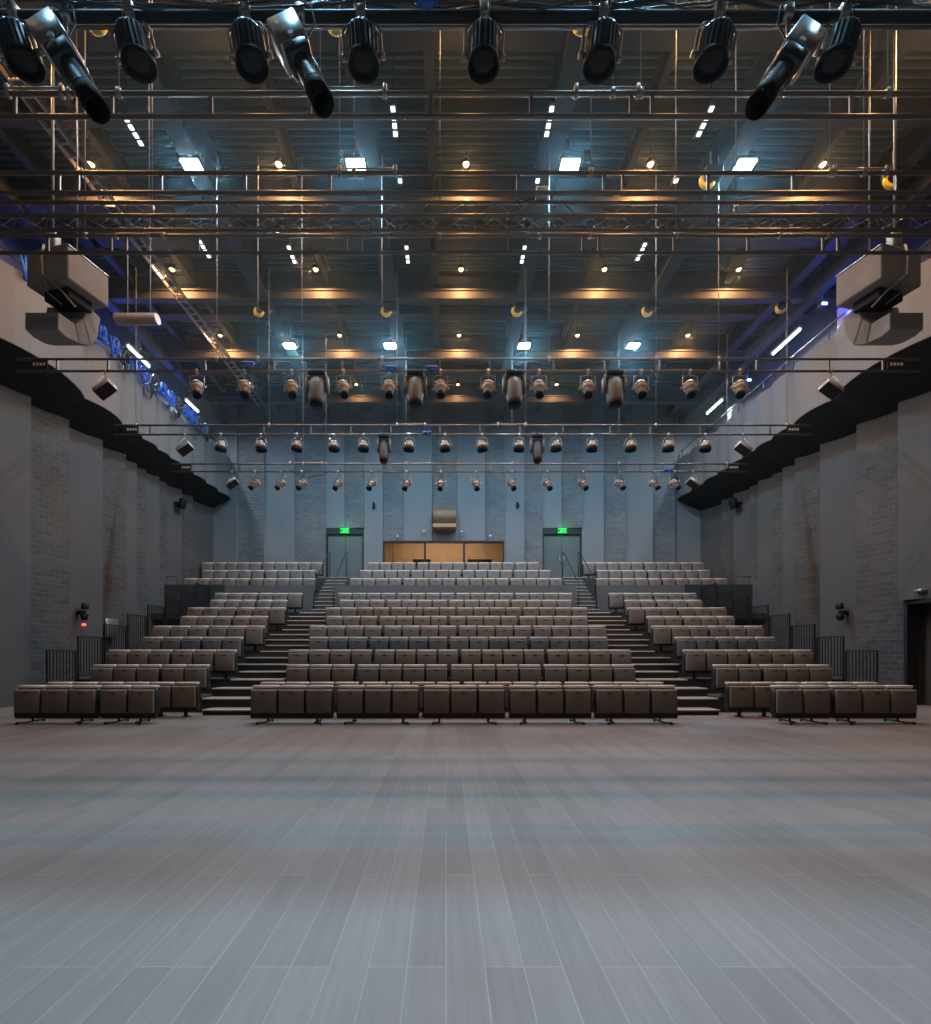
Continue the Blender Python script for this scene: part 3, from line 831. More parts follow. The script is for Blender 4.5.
def profile_spot(px, py0, ex, ey, label):
    s = F/YT; x = (px-446)/s
    t = thing('profile_spotlight', label, 'stage lamp', (x, YT-.02, ZTB), None, 'long silver profile spotlights on the top bar')
    # axis from the housing towards the nose
    a = Vector(((px-13*math.copysign(1, ex-px)-446)/s - x, -.05, HC+(650-py0)/s - ZTB))
    s2 = F/(YT-.24); b = Vector(((ex-446)/s2 - x, -.22, HC+(650-ey)/s2 - ZTB))
    d = (b-a); Ln = d.length; d.normalize()
    R = dirM(d, Vector((0, 1, 0))); M = Matrix.Translation(a) @ R
    m = MB(); m.rbox(-.15, .15, -.13, .13, -.34, .04, .015, 1, M=M); m.build('lamp_housing', M_SILVER, t)
    m = MB(); m.rbox(-.12, .12, -.12, .10, -.45*Ln, -.302, .012, 1, M=M)
    for q in range(4): m.box(-.125, .125, .1, .118, -.06-q*.06, -.03-q*.06, M=M)
    m.build('shutter_body', M_BODY, t)
    m = MB(); m.lathe([(.085, .40*Ln), (.09, .44*Ln), (.09, .72*Ln), (.10, .73*Ln), (.10, .80*Ln)], 20, M, 0); m.build('lens_tube', M_BODY, t)
    m = MB(); m.lathe([(.105, .78*Ln), (.11, .80*Ln), (.11, 1.0*Ln), (.10, 1.0*Ln), (.095, .82*Ln)], 20, M, 0); m.build('nose_hood', M_BLACK, t)
    m = MB()
    for sg in (-1, 1): m.tube([M @ Vector((sg*.115, .0, -.30*Ln)), M @ Vector((sg*.125, .0, -.55*Ln)), M @ Vector((sg*.1, 0, -.74*Ln))], .01, 6)
    m.build('focus_rail', M_SILVER, t)
    m = MB(); m.box(-.02, .02, -.02, .0, -.30, .03); m.build('hanging_arm', M_SILVER, t)
    pv = M @ Vector((0, 0, -.28*Ln))
    m = MB(); m.tube([(0, -.01, -.28), pv], .016, 8)
    m.tube([pv, M @ Vector((0, -.15, -.28*Ln))], .03, 10); m.build('pivot_knob', M_SILVER, t)
    m = MB(); m.rbox(-.05, .05, -.05, .07, -.05, .08, .012, 1); m.build('hook_clamp', M_SILVER, t)
    m = MB(); sg = math.copysign(1, ex-px)
    m.tube([(0, -.08, .05), (sg*.14, -.1, -.05), (sg*.19, -.12, -.25), (sg*.1, -.12, -.42), M @ Vector((0, .05, -.4*Ln))], .009, 6); m.build('lead', M_CABLE, t)
profile_spot(68, 42, 98, 110, 'long silver profile spotlight on the top bar near the left edge')
profile_spot(301, 42, 324, 104, 'long silver profile spotlight angled down right, left of centre')
profile_spot(786, 50, 757, 106, 'long silver profile spotlight angled down left, near the right')

# cream ellipsoidal spots on batten E
def ellips(key, px, drop, d, scale, body, label, group, name='spotlight'):
    Y = TR[key]; x = (px-446)/(F/Y)
    t = thing(name, label, 'stage lamp', (x, Y, ZT-.14), None, group)
    c = Vector((0, 0, -drop)); R = dirM(d, Vector((0, 1, 0)))
    M = Matrix.Translation(c) @ R @ Matrix.Scale(scale, 4)
    m = MB(); m.lathe([(.03, -.20), (.09, -.19), (.13, -.13), (.145, -.06), (.135, .0), (.10, .05)], 18, M, 0); m.build('reflector_housing', body, t)
    m = MB(); m.lathe([(.148, -.075), (.152, -.07), (.152, -.05), (.148, -.045)], 18, M, 0, cap=False)
    for k_ in range(6): m.box(-.012, .012, .108, .135, -.02, .03, M=M @ Matrix.Translation((0, 0, .10)) @ Matrix.Rotation(k_*PI/3, 4, 'Z') @ Matrix.Translation((0, -.005, 0)))
    m.build('cooling_vents', M_BLACK, t)
    m = MB(); m.lathe([(.10, .04), (.085, .06), (.085, .16)], 16, M, 0); m.build('barrel', body, t)
    m = MB(); m.lathe([(.092, .15), (.098, .16), (.098, .25), (.085, .25), (.08, .18)], 16, M, 0); m.build('nose_hood', M_BLACK, t)
    m = MB()
    for s in (-1, 1):
        m.tube([(s*.03, 0, -.10), (s*.17*scale, 0, -.12), (s*.175*scale, 0, -drop+.02), M @ Vector((s*.175, 0, -.02))], .009, 6)
        m.tube([M @ Vector((s*.14, 0, -.02)), M @ Vector((s*.215, 0, -.02))], .022*scale, 8)
    m.build('yoke', M_YOKE, t)
    m = MB(); m.tube([(0, 0, .0), (0, 0, -.12)], .012, 6); m.rbox(-.035, .035, -.035, .035, -.05, .04, .01, 1); m.build('hook_clamp', M_SILVER, t)
    m = MB(); m.tube([(.05, 0, 0), (.06, -.03, -.12), M @ Vector((.03, 0, -.19))], .006, 5); m.build('lead', M_CABLE, t)
    return t
ex = [197, 245, 292, 343.5, 389, 440.5, 488, 539, 588, 641, 690, 740]
for i, px in enumerate(ex):
    sx = (px-460)/460
    ellips('E', px, .40, (-.25*sx + random.uniform(-.12, .12), -.42, -1), .98, M_CREAM, 'cream spotlight on the nearest lamp batten, %s of twelve from left' % WORDS[i+1], 'cream spotlights on the long batten')
fxs = [221, 261, 297, 334, 363.6, 409, 445, 482, 519, 556, 592, 630.6, 668.4, 705.5]
def par_can(key, px, drop, d, scale, body, label, group):
    Y = TR[key]; x = (px-446)/(F/Y)
    t = thing('par_lamp', label, 'stage lamp', (x, Y, ZT-.14), None, group)
    R = dirM(d, Vector((0, 1, 0))); M = Matrix.Translation((0, 0, -drop)) @ R @ Matrix.Scale(scale, 4)
    m = MB(); m.lathe([(.04, -.19), (.08, -.18), (.10, -.12), (.15, -.05), (.16, .03)], 18, M, 0); m.build('bowl_housing', body, t)
    m = MB(); m.lathe([(.165, .02), (.17, .04), (.165, .13), (.15, .13), (.145, .06)], 18, M, 0, cap=False); m.build('front_ring', M_BLACK, t)
    m = MB(); m.lathe([(.0, .06), (.08, .055), (.15, .04), (.15, .03)], 16, M, 0, cap=False); m.build('lens', M_GLASSY, t)
    m = MB()
    for s in (-1, 1):
        m.tube([(s*.02, 0, -.09), (s*.13*scale, 0, -.12), (s*.19*scale, 0, -drop+.05), M @ Vector((s*.19, 0, 0))], .009, 6)
    m.build('yoke', M_YOKE, t)
    m = MB(); m.tube([(0, 0, 0), (0, 0, -.10)], .012, 6); m.rbox(-.035, .035, -.035, .035, -.05, .04, .01, 1); m.build('hook_clamp', M_SILVER, t)
for i, px in enumerate(fxs):
    par_can('F', px, .37, (random.uniform(-.2, .2), .12, -1), .98, M_BRONZE, 'bronze bowl lamp on the middle batten, %s of fourteen from left' % WORDS[i+1], 'bronze lamps on the middle batten')
gx = [255, 281, 302, 338, 371.5, 406.5, 441, 476, 512, 547.5, 583, 619.6, 654, 674.6]
for i, px in enumerate(gx):
    sx = (px-460)/300
    ellips('G', px, .46, (-.55*(1 if sx < 0.02 else -1)*min(1, abs(sx)*1.4+.15), -.35, -.75), 1.0, M_SILVER, 'small pale spotlight on the farthest batten, %s of fourteen from left' % WORDS[i+1], 'pale spotlights on the farthest batten')

# small floods at the batten ends
def end_flood(key, px, py, sg, label):
    Y = TR[key]; x = (px-446)/(F/Y)
    t = thing('box_floodlight', label, 'stage lamp', (x, Y, ZT-.14), None, 'box floods at the ends of the battens')
    M = Matrix.Translation((0, 0, -.42)) @ Matrix.Rotation(sg*.6, 4, 'Y') @ Matrix.Rotation(-.5, 4, 'X')
    MB().rbox(-.22, .22, -.14, .14, -.09, .07, .02, 1, M=M).build('lamp_housing', M_YOKE, t)
    m = MB(); m.box(-.20, .20, -.12, .12, -.10, -.091, M=M); m.build('lens', M_GLASSY, t)
    m = MB(); 
    for k in range(5): m.box(-.2+k*.09, -.17+k*.09, -.13, .13, .071, .1, M=M)
    m.build('cooling_fins', M_BODY, t)
    m = MB()
    for s in (-1, 1): m.tube([(0, s*.02, -.1), M @ Vector((0, s*.17, .1)), M @ Vector((0, s*.17, 0))], .01, 6)
    m.tube([(0, 0, 0), (0, 0, -.12)], .013, 6); m.build('yoke', M_YOKE, t)
    MB().rbox(-.035, .035, -.035, .035, -.04, .04, .01, 1).build('hook_clamp', M_SILVER, t)
end_flood('E', 105, 383, -1, 'box flood hanging at the left end of the longest lamp batten')
end_flood('E', 831, 384, 1, 'box flood hanging at the right end of the longest lamp batten')
end_flood('F', 185, 446, -1, 'box flood at the left end of the middle batten')
end_flood('F', 743, 449, 1, 'box flood at the right end of the middle batten')
end_flood('G', 232, 483, -1, 'box flood at the left end of the farthest batten')
end_flood('G', 693, 485, 1, 'box flood at the right end of the farthest batten')

# moving heads
def moving_head(key, px, w_, h_, body, label):
    Y = TR[key]; x = (px-446)/(F/Y)
    t = thing('moving_head_lamp', label, 'moving head', (x, Y, ZT-.14), None, 'grey moving heads on the battens')
    a = w_/2
    MB().rbox(-a*.85, a*.85, -.14, .14, -.13, -.02, .02, 1).build('base_box', M_BLACK, t)
    m = MB()
    for s in (-1, 1):
        m.rbox(s*a-.035, s*a+.035, -.09, .09, -h_*.58, -.17, .02, 1)
    m.rbox(-a-.03, a+.03, -.09, .09, -.20, -.14, .02, 1); m.build('yoke', M_GREYHEAD, t)
    M = Matrix.Translation((0, -.02, -h_*.53)) @ Matrix.Rotation(-.2, 4, 'X')
    m = MB(); m.lathe([(a*.55, -h_*.30), (a*.80, -h_*.26), (a*.84, -h_*.1), (a*.84, h_*.1), (a*.72, h_*.30), (a*.66, h_*.40)], 24, M, 0); m.build('head_shell', body, t)
    m = MB(); m.lathe([(a*.62, h_*.40), (a*.62, h_*.415), (.01, h_*.42)], 24, M, 0, cap=False); m.build('lens', M_GLASSY, t)
    m = MB()
    for s in (-1, 1): m.rbox(s*a*.5-.03, s*a*.5+.03, -.03, .03, -.03, .04, .01, 1)
    m.build('hook_clamp', M_SILVER, t)
for i, px in enumerate((317.5, 415.5, 514, 614)):
    moving_head('E', px, .46, .90, M_GREYHEAD, 'grey moving head lamp on the nearest lamp batten, %s of four from left' % WORDS[i+1])
moving_head('F', 384, .36, .92, M_BODY, 'dark moving head lamp left of centre on the middle batten')
moving_head('F', 537, .36, .92, M_BODY, 'dark moving head lamp right of centre on the middle batten')

# cable loops on the battens
def loop(key, pxs, dz, label, m_=M_CABLE):
    Y = TR[key]; n_ = 14
    x0, x1 = [(p-446)/(F/Y) for p in pxs]
    pts = []
    for i in range(n_+1):
        u = i/n_; pts.append((x0+(x1-x0)*u, Y-.05, ZT-.13-dz*4*u*(1-u)*(1+.15*math.sin(u*17))))
    tag(MB().tube(pts, .012, 6).build('power_cable', m_), label, 'cable')
loop('E', (250, 285), .35, 'dark cable sagging below the long lamp batten at left')
loop('E', (650, 685), .38, 'dark cable sagging below the long lamp batten at right')
loop('F', (280, 305), .55, 'dark cable loop below the middle batten at left', M_CABLE)
loop('G', (290, 330), .22, 'dark cable sagging below the farthest batten at left')
loop('E', (380, 440), .05, 'dark cable lying along the long lamp batten near centre')

# blue tape tabs on batten E
for i, (px, key, sg) in enumerate(((250, 'E', 1), (392, 'E', 1), (432, 'E', 1), (427, 'F', 1), (667, 'G', 1))):
    Y = TR[key]; x = (px-446)/(F/Y)
    m = MB(); m.rbox(-.13, .13, -.05, .05, -.03, .04, .015, 1); m.tube([(.0, -.03, -.02), (.06, -.05, -.10)], .02, 6)
    tag(m.build('blue_connector', M_BLUECL, None, (x, Y-.09, ZT-.12 if i else ZT-.02)), 'blue cable connector on a batten, %s in order from the stage' % WORDS[i+1], 'connector', 'blue connectors on the battens')

# hoists with yellow hooks
hpts = [(-6.05, 8.5, 13.0), (-1.78, 8.5, 13.0), (2.6, 8.5, 13.0), (6.7, 8.5, 13.0),
        (-6.0, 15.6, 13.0), (-1.8, 15.6, 13.0), (2.5, 15.6, 13.0), (6.8, 15.6, 13.0), (11.2, 15.6, 13.1), (6.17, 10.9, 12.6), (10.4, 10.9, 12.6)]
for i, (x, y, z) in enumerate(hpts):
    row = 'front' if y < 9 else ('middle' if y < 12 else 'rear')
    t = thing('chain_hoist', 'black hoist with yellow hook under the ceiling, %s row, %s' % (row, ['leftmost','second','third','fourth','rightmost'][(i if i < 4 else i-4 if i < 9 else (i-9)*4)]), 'hoist', (x, y, z), None, 'hoists with yellow hooks')
    MB().rbox(-.2, .2, -.15, .15, -.18, .10, .03, 1).build('hoist_body', M_BLACK, t)
    m = MB(); m.tube([(-.02, 0, .1), (-.02, 0, .5 if z < 12.8 else .12)], .02, 6); m.build('mount', M_ROD, t)
    m = MB()
    pts = [(-.16+.15*math.cos(q), -.1, -.26+.15*math.sin(q)) for q in [PI*.75+PI*1.15*j/10 for j in range(11)]]
    m.tube(pts, [.03+.025*math.sin(PI*j/10) for j in range(11)], 8); m.build('hook', M_YELLOW, t)

# floodlights in the ceiling
def flood(x, y, label, wt=1.0, spread=PI, tilt=0.0):
    t = thing('ceiling_floodlight', label, 'floodlight', (x*.958, y*.958, 13.0), (tilt, 0, 0), 'cool white ceiling floodlights')
    MB().rbox(-.28, .28, -.2, .2, .03, .18, .03, 1).build('lamp_housing', M_BODY, t)
    MB().rbox(-.21, .21, -.14, .14, .0, .028, .008, 1).build('lens', M_FLOODE, t)
    m = MB()
    for s in (-1, 1): m.tube([(s*.30, 0, .1), (s*.30, 0, .28)], .014, 6)
    m.tube([(-.3, 0, .28), (.3, 0, .28)], .014, 6); m.tube([(0, 0, .28), (0, 0, 1.0)], .02, 6); m.build('bracket', M_YOKE, t)
    L = bpy.data.lights.new('flood_light', 'AREA'); L.shape = 'RECTANGLE'; L.size = .42; L.size_y = .28; L.energy = FLOOD_W*wt; L.color = COOL; L.spread = spread
    o = link('flood_light', L, t, (0, 0, -.03))
    return t
nm = ['leftmost', 'second from left', 'third from left', 'rightmost']
for i, x in enumerate((-6.28, -2.22, 3.06, 7.38)): flood(x, 11.6, 'bright cool floodlight in the nearer ceiling row, %s' % nm[i])
for i, x in enumerate((-6.15, -2.2, 3.07, 7.36)): flood(x, 18.5, 'bright cool floodlight in the farther ceiling row, %s' % nm[i], 1.9)
for i, x in enumerate((-6.28, -2.22, 3.06, 7.38)): flood(x, 6.1, 'cool ceiling floodlight above the stage near the camera, %s' % nm[i], .70, 1.5, -.60)
for i, x in enumerate((-6.28, -2.22, 3.06, 7.38)): flood(x, 4.5, 'cool ceiling floodlight right above the camera, %s' % nm[i], .50, 1.5, -.50)

# warm downlights
def down(x, y, label, wt=1.0):
    t = thing('ceiling_downlight', label, 'downlight', (x, y, 13.5), None, 'warm ceiling downlights')
    m = MB(); m.lathe([(.03, -.22), (.06, -.2), (.10, -.10), (.12, .0), (.11, .0), (.09, -.08)], 16, None, 0, cap=False); m.build('lamp_shade', M_BODY, t)
    m = MB(); m.lathe([(.02, -.12), (.05, -.10), (.075, -.04), (.05, .0), (.01, .02)], 14); m.build('bulb', M_WARME, t)
    m = MB(); m.tube([(0, 0, .2), (0, 0, .55)], .012, 6); m.build('stem', M_RAIL, t)
    L = bpy.data.lights.new('down_light', 'SPOT'); L.energy = DOWN_W*wt; L.color = WARM; L.shadow_soft_size = .07; L.spot_size = 2.97; L.spot_blend = .25
    link('down_light', L, t, (0, 0, -.07))
XD = {11.6: (92, 279, 466, 650, 822), 14.8: (173, 316, 461, 604, 738), 17.9: (221, 340, 459, 577, 687), 21.2: (356, 458, 557)}
rn = {11.6: 'nearest', 14.8: 'second', 17.9: 'third', 21.2: 'farthest'}
for y, xs in XD.items():
    for i, px in enumerate(xs):
        down((px-446)*(12.0/ (650-{11.6:165,14.8:270,17.9:336,21.2:383}[y])), y, 'small warm downlight in the %s ceiling row, %s from left' % (rn[y], WORDS[i+1]), .35 if y > 20 else 1.0)
for y in (8.4, 5.2, 2.0):
    for i, x in enumerate((-8.7, -4.1, .5, 4.9, 9.2)):
        down(x, y, 'warm downlight over the stage, row at %s of the camera, %s from left' % ({8.4: 'the far side', 5.2: 'the top', 2.0: 'the near side'}[y], WORDS[i+1]), 2.6 if y > 8 else .05)

# cable tray along the left of the ceiling
t = thing('cable_tray', 'ladder shaped steel cable tray running below the left ceiling beams', 'cable tray', (-8.62, 7.5, 12.95))
m = MB(); m.box(-.16, -.13, 0, 14.5, 0, .12); m.box(.13, .16, 0, 14.5, 0, .12)
for q_ in range(48): m.box(-.13, .13, .1+q_*.3, .13+q_*.3, .02, .05)
m.build('ladder_frame', M_SILVER, t)
m = MB(); 
for q_ in range(3): m.tube([(-.08+.07*q_, .1, .08), (-.07+.07*q_, 5, .09), (-.09+.08*q_, 10, .08), (-.08+.07*q_, 14.3, .08)], .025, 6)
m.build('tray_cable', M_CABLE, t)
m = MB()
for q_ in range(6):
    for sx in (-.15, .15): m.tube([(sx, 1+q_*2.5, .1), (sx, 1+q_*2.5, 1.1)], .01, 6)
m.build('hanger', M_ROD, t)

# segmented strip lamps
si = 0
for x, ys in ((-7.25, (10.6, 13.8)), (-4.7, (14.0,)), (-1.18, (10.4, 12.0, 14.0)), (2.35, (10.4, 12.0, 14.0)), (5.9, (10.4, 12.0, 13.9))):
    for y in ys:
        si += 1
        t = thing('strip_lamp', 'small segmented white strip lamp between the ceiling beams, %s counted from left' % WORDS[si], 'strip lamp', (x*.95, y*.95, 12.97), None, 'segmented strip lamps in the ceiling')
        n_ = 1 if y == 12.0 else 4
        _m = MB().box(-.06, .06, -.05, n_*.16+.03, .02, .08); _m.tube([(0, .05, .08), (0, .05, 1.2)], .012, 6); _m.build('lamp_housing', M_BODY, t)
        for q in range(n_): MB().rbox(-.045, .045, q*.16, q*.16+.10, -.005, .019, .005, 1).build('lamp_cell', M_STRIPE, t)

# ------------------------------------------------------------------ loudspeaker clusters
def cluster(mir, label):
    t = thing('loudspeaker_cluster', label, 'loudspeaker', ((.5 if mir else .5), 8.2, 8.04), None, 'covered loudspeaker clusters')
    s = -1 if not mir else 1
    def q(x, y, z): return (s*(-(x-.5)), y-8.2, z-8.04)   # mirrored about the hall axis
    A, B, C = (-6.6, 8.2), (-7.5, 8.40), (-6.40, 8.92)
    D = (B[0]+C[0]-A[0], B[1]+C[1]-A[1])
    def hexa(b, z0, z1, inset=0):
        vs = [q(p[0], p[1], z0) for p in b]+[q(p[0], p[1], z1) for p in b]
        bm = bmesh.new(); V = [bm.verts.new(v) for v in vs]
        for f in ((0,1,2,3),(4,5,6,7),(0,1,5,4),(1,2,6,5),(2,3,7,6),(3,0,4,7)): bm.faces.new([V[i] for i in f])
        bmesh.ops.recalc_face_normals(bm, faces=bm.faces)
        bmesh.ops.bevel(bm, geom=list(bm.edges), offset=.025, segments=2, profile=.5, affect='EDGES')
        bm.verts.index_update(); m = MB(); m.add([v.co.copy() for v in bm.verts], [tuple(v.index for v in f.verts) for f in bm.faces], 0, False); bm.free()
        return m
    hexa([A, B, D, C], 8.05, 8.62).build('upper_cabinet', M_COVER, t)
    def g(a, c, k): return (c[0]+(a[0]-c[0])*k, c[1]+(a[1]-c[1])*k)
    cc = ((A[0]+D[0])/2, (A[1]+D[1])/2)
    hexa([g(p, cc, 1.02) for p in (A, B, D, C)], 8.622, 8.66).build('top_frame', M_SILVER, t)
    hexa([g(p, cc, .6) for p in (A, B, D, C)], 7.86, 8.048).build('neck', M_BLACK, t)
    prof = [(8.34,7.24),(8.5,7.21),(8.75,7.25),(8.95,7.34),(9.08,7.6),(9.10,7.98),(8.80,7.98),(8.76,7.74),(8.66,7.56),(8.34,7.55)]
    segs = [(0, 1, 8, 9), (1, 2, 8), (2, 3, 7, 8), (3, 4, 6, 7), (4, 5, 6)]
    xa, xb = -7.48, -6.88
    def wedge(ids, sh):
        n_ = len(ids); bm = bmesh.new()
        ins = Vector((sum(prof[i][0] for i in ids)/n_, sum(prof[i][1] for i in ids)/n_))
        def sk(i, k=.985): p = Vector(prof[i]); return ins+(p-ins)*k
        a = [bm.verts.new(q(xa, sk(i).x, sk(i).y)) for i in ids]; b = [bm.verts.new(q(xb+sh[j], sk(i).x, sk(i).y)) for j, i in enumerate(ids)]
        bm.faces.new(a); bm.faces.new(b)
        for j in range(n_): bm.faces.new([a[j], a[(j+1) % n_], b[(j+1) % n_], b[j]])
        bmesh.ops.recalc_face_normals(bm, faces=bm.faces)
        bmesh.ops.bevel(bm, geom=list(bm.edges), offset=.012, segments=1, affect='EDGES')
        bm.verts.index_update(); m = MB(); m.add([v.co.copy() for v in bm.verts], [tuple(v.index for v in f.verts) for f in bm.faces]); bm.free(); return m
    wedge((0, 1, 2, 8, 9), (0, 0, .05, .05, 0)).build('lower_cabinet', M_COVER, t)
    wedge((2, 3, 7, 8), (.05, .12, .12, .05)).build('lower_cabinet', M_COVER, t)
    wedge((3, 4, 5, 6, 7), (.12, .16, .2, .2, .12)).build('lower_cabinet', M_COVER, t)
    m = MB(); x0, y0 = (A[0]+B[0])/2, 8.24
    m.tube([q(x0, y0, 8.66), q(x0, y0-.05, 8.4), q(x0+.02, y0-.06, 8.1), q(x0-.02, y0+.1, 7.95)], .02, 6)
    m.tube([q(x0+.02, y0-.06, 8.1), q(x0+.25, y0+.1, 7.9), q(x0+.35, 8.5, 7.75)], .014, 6)
    m.tube([q(x0, y0-.05, 8.1), q(x0-.12, y0+.1, 7.98), q(x0+.1, 8.5, 7.8)], .014, 6); m.build('speaker_cable', M_ROD, t)
    m = MB()
    for (px_, py_) in ((x0+.3, 8.6),): m.tube([q(px_, py_, 8.66), q(px_, py_, 13.1)], .013, 6)
    m.tube([q(x0-.02, 8.45, 8.66), q(x0-.02, 8.45, 13.1)], .022, 8)
    m.rbox(*sorted((q(x0-.1, 0, 0)[0], q(x0+.08, 0, 0)[0])), .17, .33, .62, 1.0, .02, 1); m.build('suspension_wire', M_ROD, t)
cluster(False, 'cloth covered loudspeaker cluster hanging at the left gallery')
cluster(True, 'cloth covered loudspeaker cluster hanging at the right gallery')

# ------------------------------------------------------------------ galleries: rails, tubes, blue lamps, equipment
for sg, xi, xw, nm_ in ((-1, XLI, XL, 'left'), (1, XRI, XR, 'right')):
    struct('floor_gallery_%s' % nm_, MB().box(min(xi+sg*.35, xw), max(xi+sg*.35, xw), YF, YB, 9.65, 9.75), M_TIER)
    t = thing('gallery_railing', 'dark pipe railing on top of the %s gallery front' % nm_, 'railing', (xi+sg*.27, 0, 11.0))
    MB().tube([(0, YF+.1, .55), (0, YB-.1, .55)], .022, 8).build('rail', M_RAIL, t)
    m = MB(); y = YF+.5
    while y < YB: m.tube([(0, y, -.0), (0, y, .55)], .018, 6); y += 1.5
    m.build('posts', M_RAIL, t)
    # ceiling edge girder over the gallery
    struct('trim_%d' % n, MB().box(min(xi+sg*.2, xi+sg*.5), max(xi+sg*.2, xi+sg*.5), YF, YB, 12.9, 13.3), M_BEAM); n += 1
def tube_lamp(a, b, label):
    a = Vector(a); b = Vector(b); c = (a+b)/2
    t = thing('fluorescent_lamp', label, 'tube lamp', c, None, 'white tube lamps over the galleries')
    MB().tube([a-c, b-c], .035, 10).build('tube', M_TUBEE, t)
    m = MB(); m.box(-.06, .06, -(b-a).length/2-.05, (b-a).length/2+.05, .04, .12); m.tube([(0, 0, .12), (0, 0, 14.1-c.z)], .012, 6); m.build('lamp_housing', M_SILVER, t)
    L = bpy.data.lights.new('tube_light', 'AREA'); L.shape = 'RECTANGLE'; L.size = .1; L.size_y = (b-a).length; L.energy = 90; L.color = (.8, .92, 1)
    link('tube_light', L, t, (0, 0, -.06))
def at(px, py, z):
    s = (650-py)/(z-HC); return Vector(((px-446)/s, F/s, z))
def tube_px(p0, p1, X_, label):
    y0 = X_*F/(p0[0]-446); y1 = X_*F/(p1[0]-446)
    z0 = HC+(650-p0[1])*y0/F; z1 = HC+(650-p1[1])*y1/F; z_ = (z0+z1)/2
    tube_lamp((X_, y0, z_), (X_, y1, z_), label)
tube_px((773, 353), (800, 331), 12.1, 'bright white tube lamp over the right gallery, nearer one')
tube_px((707, 413), (722, 401), 12.1, 'short white tube lamp far along the right gallery')
tube_px((128, 346), (149, 367), -11.3, 'white tube lamp over the left gallery, nearer one')
tube_px((186, 400), (198, 412), -11.3, 'short white tube lamp far along the left gallery')

def blue_lamp(x, y, z, label, e=60):
    t = thing('blue_led_lamp', label, 'lamp', (x, y, z), None, 'blue lamps above the galleries')
    MB().rbox(-.12, .12, -.05, .09, -.06, .08, .02, 1).build('lamp_housing', M_BODY, t)
    MB().rbox(-.08, .08, -.075, -.051, -.03, .04, .008, 1).build('lens', M_BLUEE, t)
    MB().tube([(0, .02, .08), (0, .02, 14.1-z)], .014, 6).build('stem', M_RAIL, t)
    L = bpy.data.lights.new('blue_light', 'POINT'); L.energy = e; L.color = BLUE; L.shadow_soft_size = .08
    link('blue_light', L, t, (0, -.2, -.02))
s_ = F/14.6
blue_lamp((823-446)/s_, 14.6, HC+(650-305)/s_, 'small blue lamp above the right gallery, nearer one', 40)
s_ = F/17.9
blue_lamp((740-446)/s_+.3, 17.9, HC+(650-381)/s_, 'small blue lamp above the right gallery, farther one', 50)
blue_lamp(-11.35, 13.2, 11.9, 'blue lamp above the left gallery, nearest one', 14)
blue_lamp(-11.35, 16.2, 11.9, 'blue lamp above the left gallery, middle one', 60)
blue_lamp(-11.2, 19.6, 11.9, 'blue lamp above the left gallery, farthest one', 45)

# coiled cables draped on the left gallery railing, blue light put into their colour
for i, (y, r) in enumerate([(11.9+.52*q_, .26+.06*math.sin(q_*2.1)) for q_ in range(18)]):
    pts = []
    for q in range(81):
        a = q/80*2*PI*5
        k_ = .75+.3*math.sin(a*.37+i)
        pts.append((.07*math.sin(a*1.7+i), r*.62*math.sin(a)*k_+.05*math.sin(a*.2), -r*k_+r*math.cos(a)*k_*1.15))
    tag(MB().tube(pts, .03, 6).build('cable_coil', M_BODY if i % 3 == 1 else M_BLUECL, None, (XLI-.05+.2, y, 11.5)),
        '%s cable coil hanging on the left gallery railing, %s from the stage' % ('dark' if i % 3 == 1 else 'blue-light coloured', WORDS[i+1]), 'cable coil', 'cable coils along the left gallery')
# equipment boxes on the galleries
def equip(x, y, z, wx, wy, wz, label, m_=M_SILVER):
    t = thing('dimmer_rack', label, 'equipment rack', (x, y, z))
    MB().rbox(-wx/2, wx/2, -wy/2, wy/2, 0, wz, .02, 1).build('cabinet', m_, t)
    m = MB()
    for k in range(5): m.box(-wx/2+.05, wx/2-.05, -wy/2-.015, -wy/2-.002, .1+k*wz/6, .14+k*wz/6)
    m.build('vent_slots', M_BLACK, t)
equip(12.3, 14.2, 9.75, .5, .6, 2.3, 'tall pale equipment rack on the right gallery behind the loudspeakers')
equip(-11.45, 10.2, 9.75, .5, .5, 2.2, 'tall pale equipment rack on the left gallery behind the loudspeakers')
equip(12.3, 19.9, 9.75, .5, .5, 2.1, 'pale equipment rack far along the right gallery')
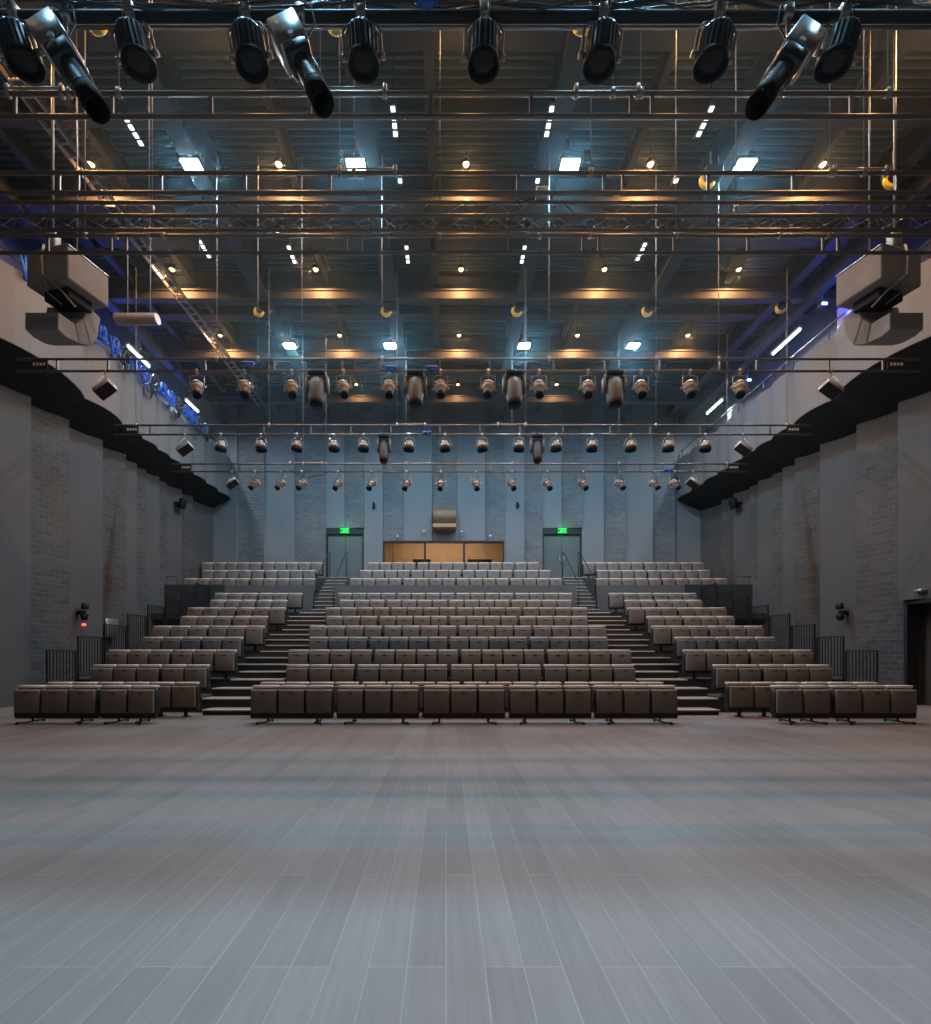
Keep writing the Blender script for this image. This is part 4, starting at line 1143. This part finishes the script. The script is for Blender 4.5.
# roller duct on left
t = thing('ventilation_duct', 'pale ribbed ventilation duct above the left gallery', 'duct', (-7.6, 12.4, 10.28))
m = MB(); pts = []
for i in range(41): pts.append((-1.1+i*.0275, 0, 0))
m.tube(pts, [.13+.012*(i % 2) for i in range(41)], 14); m.build('ribbed_duct', M_YOKE, t)
m = MB(); 
for x in (-.8, -.2): m.tube([(x, 0, .1), (x, 0, 3.8)], .012, 6)
m.build('hanger', M_ROD, t)

# lamps and speakers on the side walls
for x, sg, lb in ((XL+.2, 1, 'left'), (XR-.2, -1, 'right')):
    t = thing('wall_spotlight', 'small black spotlight on the %s wall above the guard rails' % lb, 'wall lamp', (x, 15.2, 2.85))
    MB().lathe([(.05, -.2), (.10, -.18), (.11, -.02), (.09, .0)], 14, Matrix.Translation((sg*.12, 0, .02))).build('lamp_can', M_BLACK, t)
    MB().rbox(-.12, .12, -.07, .07, -.14, -.02, .02, 1).build('wall_bracket', M_BLACK, t)
    MB().lathe([(.07, -.02), (.11, .02), (.10, .14), (.05, .2)], 14, Matrix.Translation((sg*.12, -.02, -.14))).build('lower_can', M_BLACK, t)
    if lb == 'left':
        MB().rbox(.04, .14, -.05, .05, -.52, -.44, .02, 1).build('red_indicator', M_REDE, t)
        MB().tube([(.05, 0, -.14), (.05, 0, -.46)], .012, 6).build('indicator_stem', M_BLACK, t)
    t = thing('wall_loudspeaker', 'small black loudspeaker high on the %s wall under the gallery' % lb, 'loudspeaker', (x+sg*.05, 20.6, 7.85))
    MB().rbox(-.1+sg*.15, .1+sg*.15, -.16, .16, -.05, .38, .02, 1, M=Matrix.Rotation(sg*.3, 4, 'Y')).build('speaker_box', M_BLACK, t)
    MB().rbox(min(-sg*.25, 0), max(-sg*.25, 0)+.02, -.04, .04, .1, .2, .01, 1).build('wall_bracket', M_BLACK, t)
t = MB().rbox(XL+.28, XL+.33, 16.15, 16.75, 2.0, 2.65, .01, 1)
tag(t.build('wall_hatch', M_SILVER), 'pale square hatch on the left wall behind the second guard rail', 'hatch')
t = thing('door_closer_lamp', 'small pale lamp over the doorway at the right edge', 'lamp', (XR-.18, 12.75, 3.12))
MB().rbox(-.1, .1, -.12, .12, 0, .08, .02, 1).build('lamp_case', M_SILVER, t)
MB().rbox(-.02, .2, -.02, .02, .03, .06, .005, 1).build('wall_arm', M_SILVER, t)
